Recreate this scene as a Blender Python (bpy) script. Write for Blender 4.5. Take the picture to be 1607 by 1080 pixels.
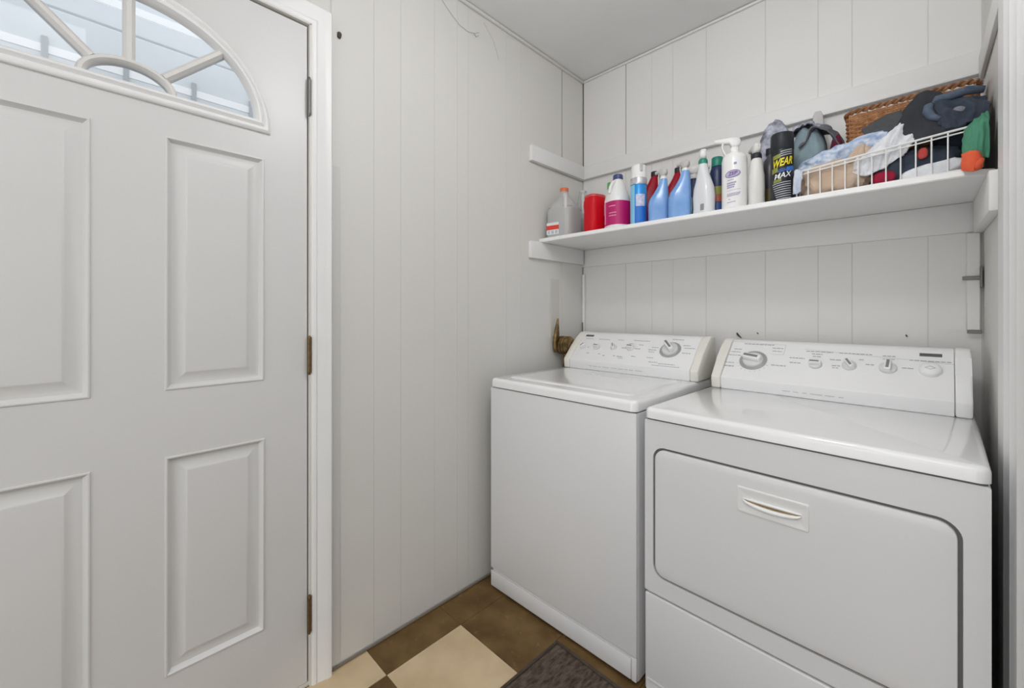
import bpy, bmesh, math, random
from mathutils import Vector, Matrix, noise

random.seed(7)
PI = math.pi
SC = bpy.context.scene
COL = SC.collection
for o in list(bpy.data.objects):
    bpy.data.objects.remove(o, do_unlink=True)

# ------------------------------------------------------------------ camera
cam_d = bpy.data.cameras.new('camera')
cam = bpy.data.objects.new('camera', cam_d)
COL.objects.link(cam)
cam.location = (1.343, -1.935, 1.150)
cam.rotation_euler = (PI / 2, 0, math.radians(44.5))
cam_d.sensor_width = 36.0
cam_d.lens = 36.0 * 650.0 / 1607.0
cam_d.shift_y = -50.0 / 1607.0
cam_d.clip_start = 0.02
SC.camera = cam

# ------------------------------------------------------------------ world, lights, exposure
SC.view_settings.view_transform = 'Standard'
SC.view_settings.look = 'None'
SC.view_settings.gamma = 1.0
SC.view_settings.exposure = 0.05
try:
    SC.view_settings.use_curve_mapping = False
except Exception:
    pass
world = bpy.data.worlds.new('sky')
SC.world = world
world.use_nodes = True
bgn = world.node_tree.nodes['Background']
bgn.inputs[0].default_value = (0.96, 0.98, 1.0, 1)
bgn.inputs[1].default_value = 1.55


def area(name, loc, target, sx, sy, power, color=(1, 1, 1), shape='RECTANGLE'):
    d = bpy.data.lights.new(name, 'AREA')
    d.shape = shape
    d.size = sx
    d.size_y = sy
    d.energy = power
    d.color = color
    o = bpy.data.objects.new(name, d)
    COL.objects.link(o)
    o.location = loc
    v = Vector(target) - Vector(loc)
    o.rotation_euler = v.to_track_quat('-Z', 'Y').to_euler()
    return o


# unseen soft fills added behind the photographer, one for a window, one overhead (the laundry's own globe lamp is built further down)
area('room_window_fill', (0.95, -3.60, 1.10), (0.95, 0.0, 0.95), 1.8, 2.0, 18.5, (0.97, 0.985, 1.0))
area('room_overhead_fill', (1.75, -2.5, 2.38), (1.75, -2.5, 0), 1.1, 1.1, 12, (0.985, 0.99, 1.0))

LAMP = 36.0         # glow of the laundry's globe lamp

# ------------------------------------------------------------------ materials
MATS = {}


def mat(name, col, rough=0.5, metal=0.0, var=0.0, vscale=6.0, col2=None, bump=0.0, bscale=120.0, spec=0.5,
        coat=0.0, spots=None, trans=0.0, alpha=1.0, stretch=None, sheen=0.0):
    """principled material with optional noise colour variation, spots of dirt and fine relief"""
    if name in MATS:
        return MATS[name]
    m = bpy.data.materials.new(name)
    m.use_nodes = True
    nt = m.node_tree
    N, L = nt.nodes, nt.links
    b = N['Principled BSDF']
    b.inputs['Roughness'].default_value = rough
    b.inputs['Metallic'].default_value = metal
    b.inputs['Specular IOR Level'].default_value = spec
    b.inputs['Coat Weight'].default_value = coat
    b.inputs['Coat Roughness'].default_value = 0.08
    b.inputs['Transmission Weight'].default_value = trans
    b.inputs['Alpha'].default_value = alpha
    b.inputs['Sheen Weight'].default_value = sheen
    tc = N.new('ShaderNodeTexCoord')
    vec = tc.outputs['Object']
    if stretch:
        mp = N.new('ShaderNodeMapping')
        mp.inputs['Scale'].default_value = stretch
        L.new(vec, mp.inputs['Vector'])
        vec = mp.outputs['Vector']
    c_out = None
    if var > 0 or col2:
        nz = N.new('ShaderNodeTexNoise')
        nz.inputs['Scale'].default_value = vscale
        nz.inputs['Detail'].default_value = 5
        L.new(vec, nz.inputs['Vector'])
        mx = N.new('ShaderNodeMix')
        mx.data_type = 'RGBA'
        c2 = col2 or tuple(c * (1 - var) for c in col)
        mx.inputs[6].default_value = (*col, 1)
        mx.inputs[7].default_value = (*c2, 1)
        rp = N.new('ShaderNodeMapRange')
        rp.inputs[1].default_value = 0.35
        rp.inputs[2].default_value = 0.68
        L.new(nz.outputs['Fac'], rp.inputs[0])
        L.new(rp.outputs[0], mx.inputs[0])
        c_out = mx.outputs[2]
    if spots:
        scol, sscale, lo, hi = spots
        nz2 = N.new('ShaderNodeTexNoise')
        nz2.inputs['Scale'].default_value = sscale
        nz2.inputs['Detail'].default_value = 6
        nz2.inputs['Roughness'].default_value = 0.65
        L.new(vec, nz2.inputs['Vector'])
        rp2 = N.new('ShaderNodeMapRange')
        rp2.inputs[1].default_value = lo
        rp2.inputs[2].default_value = hi
        L.new(nz2.outputs['Fac'], rp2.inputs[0])
        mx2 = N.new('ShaderNodeMix')
        mx2.data_type = 'RGBA'
        if c_out is not None:
            L.new(c_out, mx2.inputs[6])
        else:
            mx2.inputs[6].default_value = (*col, 1)
        mx2.inputs[7].default_value = (*scol, 1)
        L.new(rp2.outputs[0], mx2.inputs[0])
        c_out = mx2.outputs[2]
    if c_out is not None:
        L.new(c_out, b.inputs['Base Color'])
    else:
        b.inputs['Base Color'].default_value = (*col, 1)
    if bump > 0:
        nb = N.new('ShaderNodeTexNoise')
        nb.inputs['Scale'].default_value = bscale
        nb.inputs['Detail'].default_value = 3
        L.new(vec, nb.inputs['Vector'])
        bp = N.new('ShaderNodeBump')
        bp.inputs['Strength'].default_value = bump
        bp.inputs['Distance'].default_value = 0.002
        L.new(nb.outputs['Fac'], bp.inputs['Height'])
        L.new(bp.outputs['Normal'], b.inputs['Normal'])
    MATS[name] = m
    return m


def glass_mat(name, tint=(1, 1, 1), gloss=0.06):
    m = bpy.data.materials.new(name)
    m.use_nodes = True
    nt = m.node_tree
    N, L = nt.nodes, nt.links
    for n in list(N):
        N.remove(n)
    out = N.new('ShaderNodeOutputMaterial')
    tr = N.new('ShaderNodeBsdfTransparent')
    tr.inputs[0].default_value = (*tint, 1)
    gl = N.new('ShaderNodeBsdfGlossy')
    gl.inputs['Roughness'].default_value = 0.02
    fr = N.new('ShaderNodeFresnel')
    fr.inputs['IOR'].default_value = 1.35
    mx = N.new('ShaderNodeMixShader')
    L.new(fr.outputs[0], mx.inputs[0])
    L.new(tr.outputs[0], mx.inputs[1])
    L.new(gl.outputs[0], mx.inputs[2])
    L.new(mx.outputs[0], out.inputs[0])
    return m


M_WALL = mat('wall_paint', (0.735, 0.725, 0.695), 0.55, var=0.035, vscale=1.6, bump=0.08, bscale=60,
             spots=((0.50, 0.47, 0.42), 14, 0.74, 0.86), stretch=(1, 1, 0.55))
M_BACK = mat('alcove_paint', (0.80, 0.79, 0.775), 0.55, var=0.03, vscale=2.0, bump=0.06, bscale=60)
M_GROOVE = mat('groove_paint', (0.70, 0.69, 0.67), 0.7)
M_DARKGAP = mat('dark_gap', (0.10, 0.095, 0.085), 0.9)
M_CEIL = mat('ceiling_paint', (0.85, 0.85, 0.845), 0.7, var=0.05, vscale=2.5, bump=0.1, bscale=40)
M_TRIM = mat('trim_paint', (0.88, 0.88, 0.88), 0.38, var=0.02, vscale=9)
M_DOOR = mat('door_paint', (0.715, 0.71, 0.705), 0.36, var=0.012, vscale=5, spots=((0.45, 0.44, 0.42), 9, 0.78, 0.84))
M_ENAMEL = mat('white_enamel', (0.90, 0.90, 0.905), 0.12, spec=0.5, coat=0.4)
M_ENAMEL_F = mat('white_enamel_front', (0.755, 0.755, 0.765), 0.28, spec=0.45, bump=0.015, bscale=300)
M_PLASTIC_W = mat('white_plastic', (0.90, 0.90, 0.895), 0.32)
M_CREAM = mat('yellowed_plastic', (0.86, 0.845, 0.775), 0.4)
M_CONSOLE = mat('console_face', (0.92, 0.92, 0.925), 0.3)
M_PRINT = mat('grey_print', (0.42, 0.42, 0.43), 0.6)
M_PRINT_D = mat('dark_print', (0.12, 0.12, 0.12), 0.5)
M_RING = mat('dial_silver', (0.45, 0.45, 0.45), 0.35, metal=0.3)
M_SEAM = mat('gasket_grey', (0.16, 0.16, 0.16), 0.7)
M_TAN = mat('stained_slot', (0.42, 0.31, 0.15), 0.6, var=0.4, vscale=40)
M_BRASS = mat('aged_brass', (0.34, 0.23, 0.10), 0.40, metal=0.7, col2=(0.09, 0.055, 0.02), vscale=35)
M_HINGE = mat('hinge_bronze', (0.20, 0.13, 0.06), 0.45, metal=0.6, var=0.4, vscale=60)
M_STEEL = mat('dull_steel', (0.20, 0.195, 0.185), 0.45, metal=0.8)
M_NAIL = mat('dark_rusty_metal', (0.07, 0.06, 0.045), 0.7)
M_BASE = mat('subfloor', (0.10, 0.07, 0.045), 0.9)
M_TBROWN = mat('brown_vinyl_tile', (0.195, 0.118, 0.045), 0.55, spec=0.25, col2=(0.11, 0.062, 0.022), vscale=9,
               spots=((0.27, 0.185, 0.10), 22, 0.60, 0.74), bump=0.12, bscale=45)
M_TBEIGE = mat('beige_vinyl_tile', (0.70, 0.545, 0.345), 0.42, col2=(0.58, 0.43, 0.26), vscale=7,
               spots=((0.42, 0.29, 0.17), 30, 0.66, 0.80), bump=0.1, bscale=45)
M_SHELF = mat('shelf_paint', (0.90, 0.90, 0.895), 0.4, var=0.02, vscale=8)
M_GLASS = glass_mat('window_glass', (0.97, 0.985, 1.0))
M_EXT = mat('outside_panel', (0.74, 0.77, 0.80), 0.7, var=0.10, vscale=4)
M_EXTW = mat('outside_white', (0.92, 0.93, 0.94), 0.5)
M_EXTG = mat('outside_grey', (0.42, 0.45, 0.47), 0.6)
M_GROUND = mat('outside_ground', (0.55, 0.55, 0.54), 0.9, var=0.2, vscale=3)


# ------------------------------------------------------------------ mesh helpers
def finish(bm, name, m, parent=None, smooth=40, loc=None, rot=None):
    bmesh.ops.recalc_face_normals(bm, faces=bm.faces)
    me = bpy.data.meshes.new(name)
    bm.to_mesh(me)
    bm.free()
    if isinstance(m, (list, tuple)):
        for k in m:
            me.materials.append(k)
    else:
        me.materials.append(m)
    if smooth:
        me.polygons.foreach_set('use_smooth', [True] * len(me.polygons))
        me.set_sharp_from_angle(angle=math.radians(smooth))
    o = bpy.data.objects.new(name, me)
    COL.objects.link(o)
    if parent:
        o.parent = parent
    if loc:
        o.location = loc
    if rot:
        o.rotation_euler = rot
    return o


def thing(name, label, cat, loc=(0, 0, 0), rz=0.0, group=None):
    o = bpy.data.objects.new(name, None)
    o.empty_display_size = 0.05
    COL.objects.link(o)
    o.location = loc
    o.rotation_euler = (0, 0, rz)
    o['label'] = label
    o['category'] = cat
    if group:
        o['group'] = group
    return o


def tag(o, label, cat, group=None):
    o['label'] = label
    o['category'] = cat
    if group:
        o['group'] = group
    return o


def struct(o, label=None):
    o['kind'] = 'structure'
    if label:
        o['label'] = label
    return o


def NB():
    return bmesh.new()


def box(bm, x0, x1, y0, y1, z0, z1, bev=0.0, seg=2):
    r = bmesh.ops.create_cube(bm, size=1.0)
    vs = r['verts']
    for v in vs:
        v.co.x = x0 if v.co.x < 0 else x1
        v.co.y = y0 if v.co.y < 0 else y1
        v.co.z = z0 if v.co.z < 0 else z1
    if bev > 0:
        es = list({e for v in vs for e in v.link_edges})
        bmesh.ops.bevel(bm, geom=es, offset=bev, segments=seg, profile=0.5, affect='EDGES', clamp_overlap=True)
    return bm


def vbox(bm, x0, x1, y0, y1, z0, z1, rv=0.02, rt=0.006, seg=4):
    """box with large vertical corner radius and a small top edge radius"""
    rings = []
    w, d = x1 - x0, y1 - y0
    cx, cy = (x0 + x1) / 2, (y0 + y1) / 2
    prof = [(0, z0)]
    for k in range(5):
        a = k / 4 * PI / 2
        prof.append((rt * (1 - math.cos(a)), z1 - rt + rt * math.sin(a)))
    for ins, z in prof:
        rings.append([(cx + p[0], cy + p[1], z) for p in rrect(w - 2 * ins, d - 2 * ins, max(rv - ins, 0.001), seg)])
    loft(bm, rings)
    return bm


def rrect(w, d, r, seg=4):
    r = min(r, w / 2 - 1e-4, d / 2 - 1e-4)
    pts = []
    for cx, cy, a0 in ((w / 2 - r, d / 2 - r, 0), (-w / 2 + r, d / 2 - r, PI / 2),
                       (-w / 2 + r, -d / 2 + r, PI), (w / 2 - r, -d / 2 + r, 1.5 * PI)):
        for k in range(seg + 1):
            a = a0 + PI / 2 * k / seg
            pts.append((cx + r * math.cos(a), cy + r * math.sin(a)))
    return pts


def loft(bm, rings, cap0=True, cap1=True, closed=True):
    R = [[bm.verts.new(p) for p in ring] for ring in rings]
    n = len(R[0])
    for a, b in zip(R[:-1], R[1:]):
        for i in range(n if closed else n - 1):
            j = (i + 1) % n
            bm.faces.new((a[i], a[j], b[j], b[i]))
    if cap0:
        bm.faces.new(list(reversed(R[0])))
    if cap1:
        bm.faces.new(R[-1])
    return R


def lathe(bm, prof, seg=32, c=(0, 0, 0), sx=1.0, sy=1.0, cap0=True, cap1=True):
    rings = []
    for r, z in prof:
        r = max(r, 0.0003)
        rings.append([(c[0] + sx * r * math.cos(2 * PI * k / seg), c[1] + sy * r * math.sin(2 * PI * k / seg), c[2] + z)
                      for k in range(seg)])
    loft(bm, rings, cap0, cap1)
    return bm


def tube(bm, pts, r, seg=8, caps=True):
    pts = [Vector(p) for p in pts]
    rr = r if isinstance(r, (list, tuple)) else [r] * len(pts)
    rings = []
    prev = None
    for i, p in enumerate(pts):
        t = (pts[min(i + 1, len(pts) - 1)] - pts[max(i - 1, 0)]).normalized()
        if prev is None:
            u = t.orthogonal().normalized()
        else:
            u = (prev - t * prev.dot(t))
            u = u.normalized() if u.length > 1e-6 else t.orthogonal().normalized()
        prev = u
        w = t.cross(u)
        rings.append([p + rr[i] * (math.cos(2 * PI * k / seg) * u + math.sin(2 * PI * k / seg) * w) for k in range(seg)])
    loft(bm, rings, caps, caps)
    return bm


def extrude_profile_x(bm, prof_yz, x0, x1, bev=0.0):
    """closed (y,z) profile extruded along x"""
    n0 = len(bm.verts)
    a = [bm.verts.new((x0, y, z)) for y, z in prof_yz]
    b = [bm.verts.new((x1, y, z)) for y, z in prof_yz]
    n = len(a)
    fs = [bm.faces.new(a), bm.faces.new(list(reversed(b)))]
    for i in range(n):
        j = (i + 1) % n
        fs.append(bm.faces.new((a[i], b[i], b[j], a[j])))
    if bev > 0:
        es = list({e for f in fs for e in f.edges})
        bmesh.ops.bevel(bm, geom=es, offset=bev, segments=3, profile=0.5, affect='EDGES', clamp_overlap=True)
    return bm


def xform(bm, mtx, start=0):
    vs = list(bm.verts)[start:]
    bmesh.ops.transform(bm, matrix=mtx, verts=vs)


def plate_with_holes(outer, holes, depth, to3):
    """flat plate with holes; outer/holes = lists of 2D points; to3(a, b, d) -> xyz; d=0 front, d=depth back"""
    bm = NB()
    edges = []
    for loop in [outer] + holes:
        vs = [bm.verts.new((p[0], p[1], 0)) for p in loop]
        for i in range(len(vs)):
            edges.append(bm.edges.new((vs[i], vs[(i + 1) % len(vs)])))
    bmesh.ops.triangle_fill(bm, use_beauty=True, use_dissolve=False, edges=edges)
    ext = bmesh.ops.extrude_face_region(bm, geom=list(bm.faces))
    nv = [g for g in ext['geom'] if isinstance(g, bmesh.types.BMVert)]
    for v in nv:
        v.co.z = depth
    for v in bm.verts:
        v.co = Vector(to3(v.co.x, v.co.y, v.co.z))
    return bm


def strip_text(body, size, m, name, parent, fn=None, extrude=0.0003, shear=0.0, weight=0.0):
    """lettering as mesh; fn maps (x, z) of the text plane to 3D"""
    cu = bpy.data.curves.new(name, 'FONT')
    cu.body = body
    cu.size = size
    cu.align_x = 'CENTER'
    cu.align_y = 'CENTER'
    cu.shear = shear
    cu.offset = weight
    cu.resolution_u = 3
    tmp = bpy.data.objects.new(name + '_tmp', cu)
    COL.objects.link(tmp)
    dg = bpy.context.evaluated_depsgraph_get()
    me = bpy.data.meshes.new_from_object(tmp.evaluated_get(dg))
    bpy.data.objects.remove(tmp, do_unlink=True)
    bm = NB()
    bm.from_mesh(me)
    bpy.data.meshes.remove(me)
    bmesh.ops.subdivide_edges(bm, edges=[e for e in bm.edges if e.calc_length() > size * 0.35], cuts=2)
    for v in bm.verts:
        v.co = Vector(fn(v.co.x, v.co.y)) if fn else v.co
    return finish(bm, name, m, parent, smooth=0)


def curved_patch(r, a0, a1, z0, z1, n=16, sx=1.0, sy=1.0, th=0.0006):
    bm = NB()
    rings = []
    for rad, in ((r,), (r + th,)):
        pass
    for k in range(n + 1):
        a = a0 + (a1 - a0) * k / n
        c, s = math.cos(a), math.sin(a)
        rings.append([(sx * r * c, sy * r * s, z0), (sx * (r + th) * c, sy * (r + th) * s, z0),
                      (sx * (r + th) * c, sy * (r + th) * s, z1), (sx * r * c, sy * r * s, z1)])
    loft(bm, rings)
    return bm


def on_cyl(r, ac, zc, sx=1.0, sy=1.0):
    """text plane (x, z) -> cylinder, centred on angle ac; text reads left to right from outside"""
    return lambda x, z: (sx * (r + 0.0009) * math.cos(ac + x / r), sy * (r + 0.0009) * math.sin(ac + x / r), zc + z)


# ================================================================== STRUCTURE
H = 2.44
X_R = 1.485        # right wall plane
Y_DOOR_R, Y_DOOR_L = -1.468, -2.272
Z_DOOR = 2.028

bm = NB()
box(bm, -0.12, 3.0, -3.7, 0.12, -0.10, -0.004)
floor = struct(finish(bm, 'floor', M_BASE, smooth=0), 'floor of worn brown and beige vinyl tiles')
T = 0.2970
tile_meshes = {}
for i in range(-1, 5):
    for j in range(-4, 4):
        x0, x1 = 0.140 + i * T, 0.140 + (i + 1) * T
        y1, y0 = -0.980 - j * T, -0.980 - (j + 1) * T
        x0, x1 = max(x0, 0.004), min(x1, X_R - 0.004)
        y1 = min(y1, -0.004)
        if x1 - x0 < 0.01 or y1 - y0 < 0.01:
            continue
        beige = (i + j) % 2 == 0 and j >= 0
        bm = NB()
        box(bm, x0 + 0.0007, x1 - 0.0007, y0 + 0.0007, y1 - 0.0007, -0.004, 0.0, 0.0006, 1)
        c = Vector(((x0 + x1) / 2, (y0 + y1) / 2, 0))
        o = finish(bm, 'tile', M_TBEIGE if beige else M_TBROWN, floor, smooth=0)

# --- left wall: backing with the door opening, and the painted panelling boards in front of it
bm = NB()
box(bm, -0.12, -0.0020, -1.463, 0.0, 0.0, H)
box(bm, -0.12, -0.0020, -2.277, -1.463, 2.036, H)
box(bm, -0.12, -0.0020, -3.70, -2.277, 0.0, H)
wl = struct(finish(bm, 'wall_left', M_GROOVE, smooth=0), 'white painted panelled wall beside the door')


def boards(parent, seams, z0, z1, axis, sgn, base, gaps, m):
    """painted boards of a panelled wall; seams = ascending positions, gaps = width of the joint left of each"""
    for k in range(len(seams) - 1):
        a = seams[k] + gaps[k] / 2
        b = seams[k + 1] - gaps[k + 1] / 2
        bm = NB()
        if axis == 'y':
            box(bm, base - 0.0016, base, a, b, z0, z1, 0.0003, 1)
        else:
            box(bm, a, b, base, base + 0.0016, z0, z1, 0.0003, 1)
        finish(bm, 'plank', m, parent, smooth=0)


sl = [-3.69, -2.277]
boards(wl, sl, 0.006, 2.434, 'y', 1, 0.0, [0, 0], M_WALL)
bm = NB()
box(bm, -0.0019, 0.0, -2.277, -1.463, 2.037, 2.434, 0.0007, 1)
finish(bm, 'plank', M_WALL, wl, smooth=0)
bm = NB()
box(bm, -0.0019, 0.0, -1.463, -1.399, 0.006, 2.434, 0.0007, 1)
finish(bm, 'plank', M_WALL, wl, smooth=0)
sl = [-1.396, -1.249, -1.145, -0.998, -0.886, -0.829, -0.604, -0.506, -0.192, -0.004]
gl = [0.004, 0.0005, 0.0005, 0.0005, 0.0005, 0.0005, 0.0005, 0.0005, 0.0042, 0.003]
boards(wl, sl, 0.010, 2.432, 'y', 1, 0.0, gl, M_WALL)

# --- back wall
bm = NB()
box(bm, -0.12, 1.60, 0.0020, 0.12, 0, H)
wb = struct(finish(bm, 'wall_back', M_GROOVE, smooth=0), 'white painted panelled wall behind the appliances')
sb = [0.003, 0.265, 0.406, 0.511, 0.662, 0.895, 1.070, 1.170, 1.364, 1.483]
gb = [0.004, 0.0028, 0.0006, 0.0007, 0.0009, 0.0011, 0.0012, 0.0013, 0.0006, 0.003]
boards(wb, sb, 0.010, 2.433, 'x', 1, 0.0, gb, M_BACK)

# dark open joints: the corner, one left board edge, one back board edge (each a thin recessed strip)
for x0, x1, y0, y1, z0, z1 in ((-0.0019, -0.0004, -0.1941, -0.1899, 1.958, 2.43), (0.0004, 0.0044, -0.0006, 0.0018, 1.96, 2.43), (-0.0018, -0.0004, -0.0040, 0.0, 1.0, 1.41),
                               (0.2635, 0.2665, 0.0004, 0.0019, 1.96, 2.43)):
    bm = NB()
    box(bm, x0, x1, y0, y1, z0, z1)
    finish(bm, 'joint', M_DARKGAP, wb if y1 > 0 else wl, smooth=0)

# --- right wall, with a moulded casing that covers most of it towards the photographer
bm = NB()
box(bm, X_R, X_R + 0.10, -1.10, 0.006, 0, H)
wr = struct(finish(bm, 'wall_right', M_WALL, smooth=0), 'white wall on the right of the dryer')
bm = NB()
prof = [(-1.10, X_R), (-1.10, X_R - 0.018), (-0.86, X_R - 0.018), (-0.835, X_R - 0.024), (-0.815, X_R - 0.018),
        (-0.745, X_R - 0.018), (-0.735, X_R - 0.022), (-0.722, X_R - 0.018), (-0.66, X_R - 0.018),
        (-0.648, X_R - 0.021), (-0.635, X_R - 0.018), (-0.535, X_R - 0.018), (-0.520, X_R - 0.012), (-0.518, X_R)]
rings = [[(x, y, z) for y, x in prof] for z in (0.0, H - 0.004)]
loft(bm, rings)
struct(finish(bm, 'trim_1', M_TRIM, smooth=25), 'wide moulded white casing board on the right wall')

# --- the rest of the room (behind the photographer)
bm = NB()
box(bm, X_R + 0.10, 3.0, -1.20, -1.10, 0, H)
struct(finish(bm, 'wall_side', M_WALL, smooth=0))
bm = NB()
box(bm, 2.9, 3.0, -3.7, -1.2, 0, H)
struct(finish(bm, 'wall_far', M_WALL, smooth=0))
bm = NB()
box(bm, -0.12, 3.0, -3.8, -3.7, 0, H)
struct(finish(bm, 'wall_front', M_WALL, smooth=0))
bm = NB()
box(bm, -0.12, 3.0, -3.8, 0.12, H, H + 0.1)
struct(finish(bm, 'ceiling', M_CEIL, smooth=0), 'pale grey painted ceiling')

# --- cove strips at the ceiling line
bm = NB()
box(bm, 0.0, 0.012, -1.39, -0.006, 2.424, 2.438, 0.004, 2)
struct(finish(bm, 'trim_2', M_WALL), 'thin strip along the ceiling on the left wall')
bm = NB()
box(bm, 0.006, X_R - 0.004, -0.010, 0.0, 2.426, 2.438, 0.004, 2)
struct(finish(bm, 'trim_3', M_BACK), 'thin strip along the ceiling on the back wall')
# baseboard is absent: only a thin bead where wall meets floor
bm = NB()
tube(bm, [(0.004, -1.392, 0.004), (0.004, -0.01, 0.004)], 0.004, 6)
struct(finish(bm, 'baseboard_left', mat('dirty_bead', (0.20, 0.17, 0.13), 0.8)))

# --- cleats: boards nailed along the three walls above and below the shelf
def cleat(n, x0, x1, y0, y1, z0, z1, lab, lip=None):
    bm = NB()
    box(bm, x0, x1, y0, y1, z0, z1, 0.003, 2)
    return struct(finish(bm, n, mat('cleat_paint', (0.80, 0.80, 0.79), 0.5)), lab)


cleat('trim_4', 0.0, 0.019, -0.452, -0.0195, 1.884, 1.957, 'upper white cleat board on the left wall')
cleat('trim_5', 0.0, X_R - 0.001, -0.019, 0.0, 1.886, 1.958, 'long upper white cleat board on the back wall')
cleat('trim_6', X_R - 0.011, X_R, -0.46, -0.0195, 1.862, 1.935, 'upper white cleat board on the right wall')
cleat('trim_7', 0.0, 0.019, -0.457, -0.0195, 1.412, 1.494, 'lower white cleat board under the shelf on the left wall')
cleat('trim_8', 0.0, X_R - 0.001, -0.008, 0.0, 1.400, 1.494, 'lower white cleat board under the shelf on the back wall')
cleat('trim_9', X_R - 0.022, X_R, -0.41, -0.0195, 1.395, 1.494, 'lower white cleat board under the shelf on the right wall')
# rounded lower beads of the upper cleats
bm = NB()
box(bm, 0.0, 0.024, -0.4525, -0.026, 1.880, 1.889, 0.003, 2)
struct(finish(bm, 'trim_10', MATS['cleat_paint']))
bm = NB()
box(bm, 0.0, X_R - 0.002, -0.025, 0.0, 1.882, 1.891, 0.003, 2)
struct(finish(bm, 'trim_11', MATS['cleat_paint']))
# battens and patches
bm = NB()
box(bm, 0.0, 0.004, -0.292, -0.222, 1.02, 1.318, 0.001, 1)
struct(finish(bm, 'trim_12', mat('patch_beige', (0.66, 0.64, 0.60), 0.6)), 'short beige grey batten on the left wall above the brass fitting')
bm = NB()
box(bm, 0.002, 0.018, -0.014, -0.002, 1.03, 1.36, 0.002, 1)
struct(finish(bm, 'trim_13', M_TRIM), 'narrow white strip in the back left corner')
bm = NB()
box(bm, 0.0, 0.0025, -1.394, -1.366, 0.012, 1.62, 0.0008, 1)
struct(finish(bm, 'trim_14', mat('strip_grey', (0.66, 0.655, 0.635), 0.6)), 'thin grey strip beside the door casing')
bm = NB()
box(bm, 1.449, 1.478, -0.016, -0.0005, 1.094, 1.396, 0.002, 1)
b15 = struct(finish(bm, 'trim_15', M_BACK), 'short white batten in the back right corner')
bm = NB()
box(bm, 1.440, 1.479, -0.021, -0.0165, 1.250, 1.262, 0.001, 1)
finish(bm, 'bracket', M_STEEL, b15)
bm = NB()
box(bm, 1.4765, 1.4815, -0.030, -0.010, 1.225, 1.29, 0.001, 1)
finish(bm, 'bracket', M_STEEL, b15)
bm = NB()
box(bm, 1.450, 1.481, -0.022, -0.0165, 1.084, 1.0935, 0.001, 1)
finish(bm, 'bracket', M_STEEL, b15)

# --- door casing (jamb + architrave) around the door
bm = NB()
# moulded profile as (distance from opening edge, height over wall)
cp = [(0.0, 0.0), (0.0, 0.010), (0.004, 0.013), (0.012, 0.014), (0.016, 0.011), (0.020, 0.014), (0.036, 0.017),
      (0.044, 0.021), (0.056, 0.021), (0.060, 0.016), (0.060, 0.0)]
yo, yl, zt = -1.458, -2.282, 2.036
rings = []
rings.append([(h, yo + d, 0.0) for d, h in cp])
rings.append([(h, yo + d, zt + d) for d, h in cp])
rings.append([(h, yl - d, zt + d) for d, h in cp])
rings.append([(h, yl - d, 0.0) for d, h in cp])
loft(bm, rings)
struct(finish(bm, 'trim_16', M_TRIM, smooth=30), 'moulded white casing around the entry door')
bm = NB()
box(bm, -0.115, 0.0095, -1.4635, -1.457, 0.0, 2.036)
box(bm, -0.115, 0.0095, -2.283, -2.2765, 0.0, 2.036)
box(bm, -0.115, 0.0095, -2.283, -1.457, 2.0335, 2.042)
box(bm, -0.075, -0.052, -1.475, -1.4635, 0.0, 2.0335)      # stop
box(bm, -0.075, -0.052, -2.2765, -2.264, 0.0, 2.0335)
box(bm, -0.075, -0.052, -2.2765, -1.4635, 2.021, 2.0335)
box(bm, -0.115, -0.0, -2.2765, -1.4635, -0.002, 0.010)      # threshold
struct(finish(bm, 'trim_17', mat('jamb_paint', (0.74, 0.73, 0.68), 0.5), smooth=0), 'off white door jamb')

# ================================================================== DOOR
YC = -1.870
XF = -0.001           # door face plane
GA, GB_, GZ = 0.262, 0.226, 1.700     # glass half ellipse
FA, FB, FZ = 0.300, 0.283, 1.664      # outer edge of window moulding


def half_ell(a, b, zc, n=40, base=None):
    pts = [(YC + a * math.cos(PI * k / n), zc + b * math.sin(PI * k / n)) for k in range(n + 1)]
    return pts


panels = [(-1.805, -1.585, 0.954, 1.591), (-2.155, -1.935, 0.954, 1.591),
          (-1.805, -1.584, 0.236, 0.787), (-2.155, -1.935, 0.236, 0.787)]
outer = [(Y_DOOR_L, 0.012), (Y_DOOR_R, 0.012), (Y_DOOR_R, Z_DOOR), (Y_DOOR_L, Z_DOOR)]
holes = [[(a, c), (b, c), (b, d), (a, d)] for a, b, c, d in panels]
win_hole = half_ell(GA + 0.010, GB_ + 0.010, GZ - 0.004)
bm = plate_with_holes(outer, holes + [win_hole], 0.044, lambda a, b, d: (XF - d, a, b))
door = struct(finish(bm, 'door_1', M_DOOR, smooth=30), 'white six panel style entry door with a half moon window')
for a, b, c, d in panels:
    prof = [(0.0, 0.0), (0.0015, 0.0028), (0.0045, 0.0032), (0.007, 0.0), (0.009, -0.0035), (0.013, -0.0075), (0.017, -0.0080),
            (0.022, -0.0078), (0.040, -0.0005), (0.0425, 0.0008), (0.046, 0.0010)]
    rings = []
    for ins, h in prof:
        rings.append([(XF + h, a + ins, c + ins), (XF + h, b - ins, c + ins), (XF + h, b - ins, d - ins), (XF + h, a + ins, d - ins)])
    bm = NB()
    loft(bm, rings, cap0=False)
    # back side of the moulded panel
    bmv = [bm.verts.new(p) for p in ((XF - 0.043, a, c), (XF - 0.043, b, c), (XF - 0.043, b, d), (XF - 0.043, a, d))]
    bm.faces.new(bmv)
    finish(bm, 'panel', M_DOOR, door, smooth=25)


def frame_path(ins, h):
    """outline of the window moulding inset by ins at height h over the face"""
    a, b = FA - ins, FB - ins
    z0 = FZ + ins
    b2 = FZ + FB - ins - z0
    n = 48
    pts = [(XF + h, YC + a * math.cos(PI * k / n), z0 + b2 * math.sin(PI * k / n)) for k in range(n + 1)]
    return pts


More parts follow.
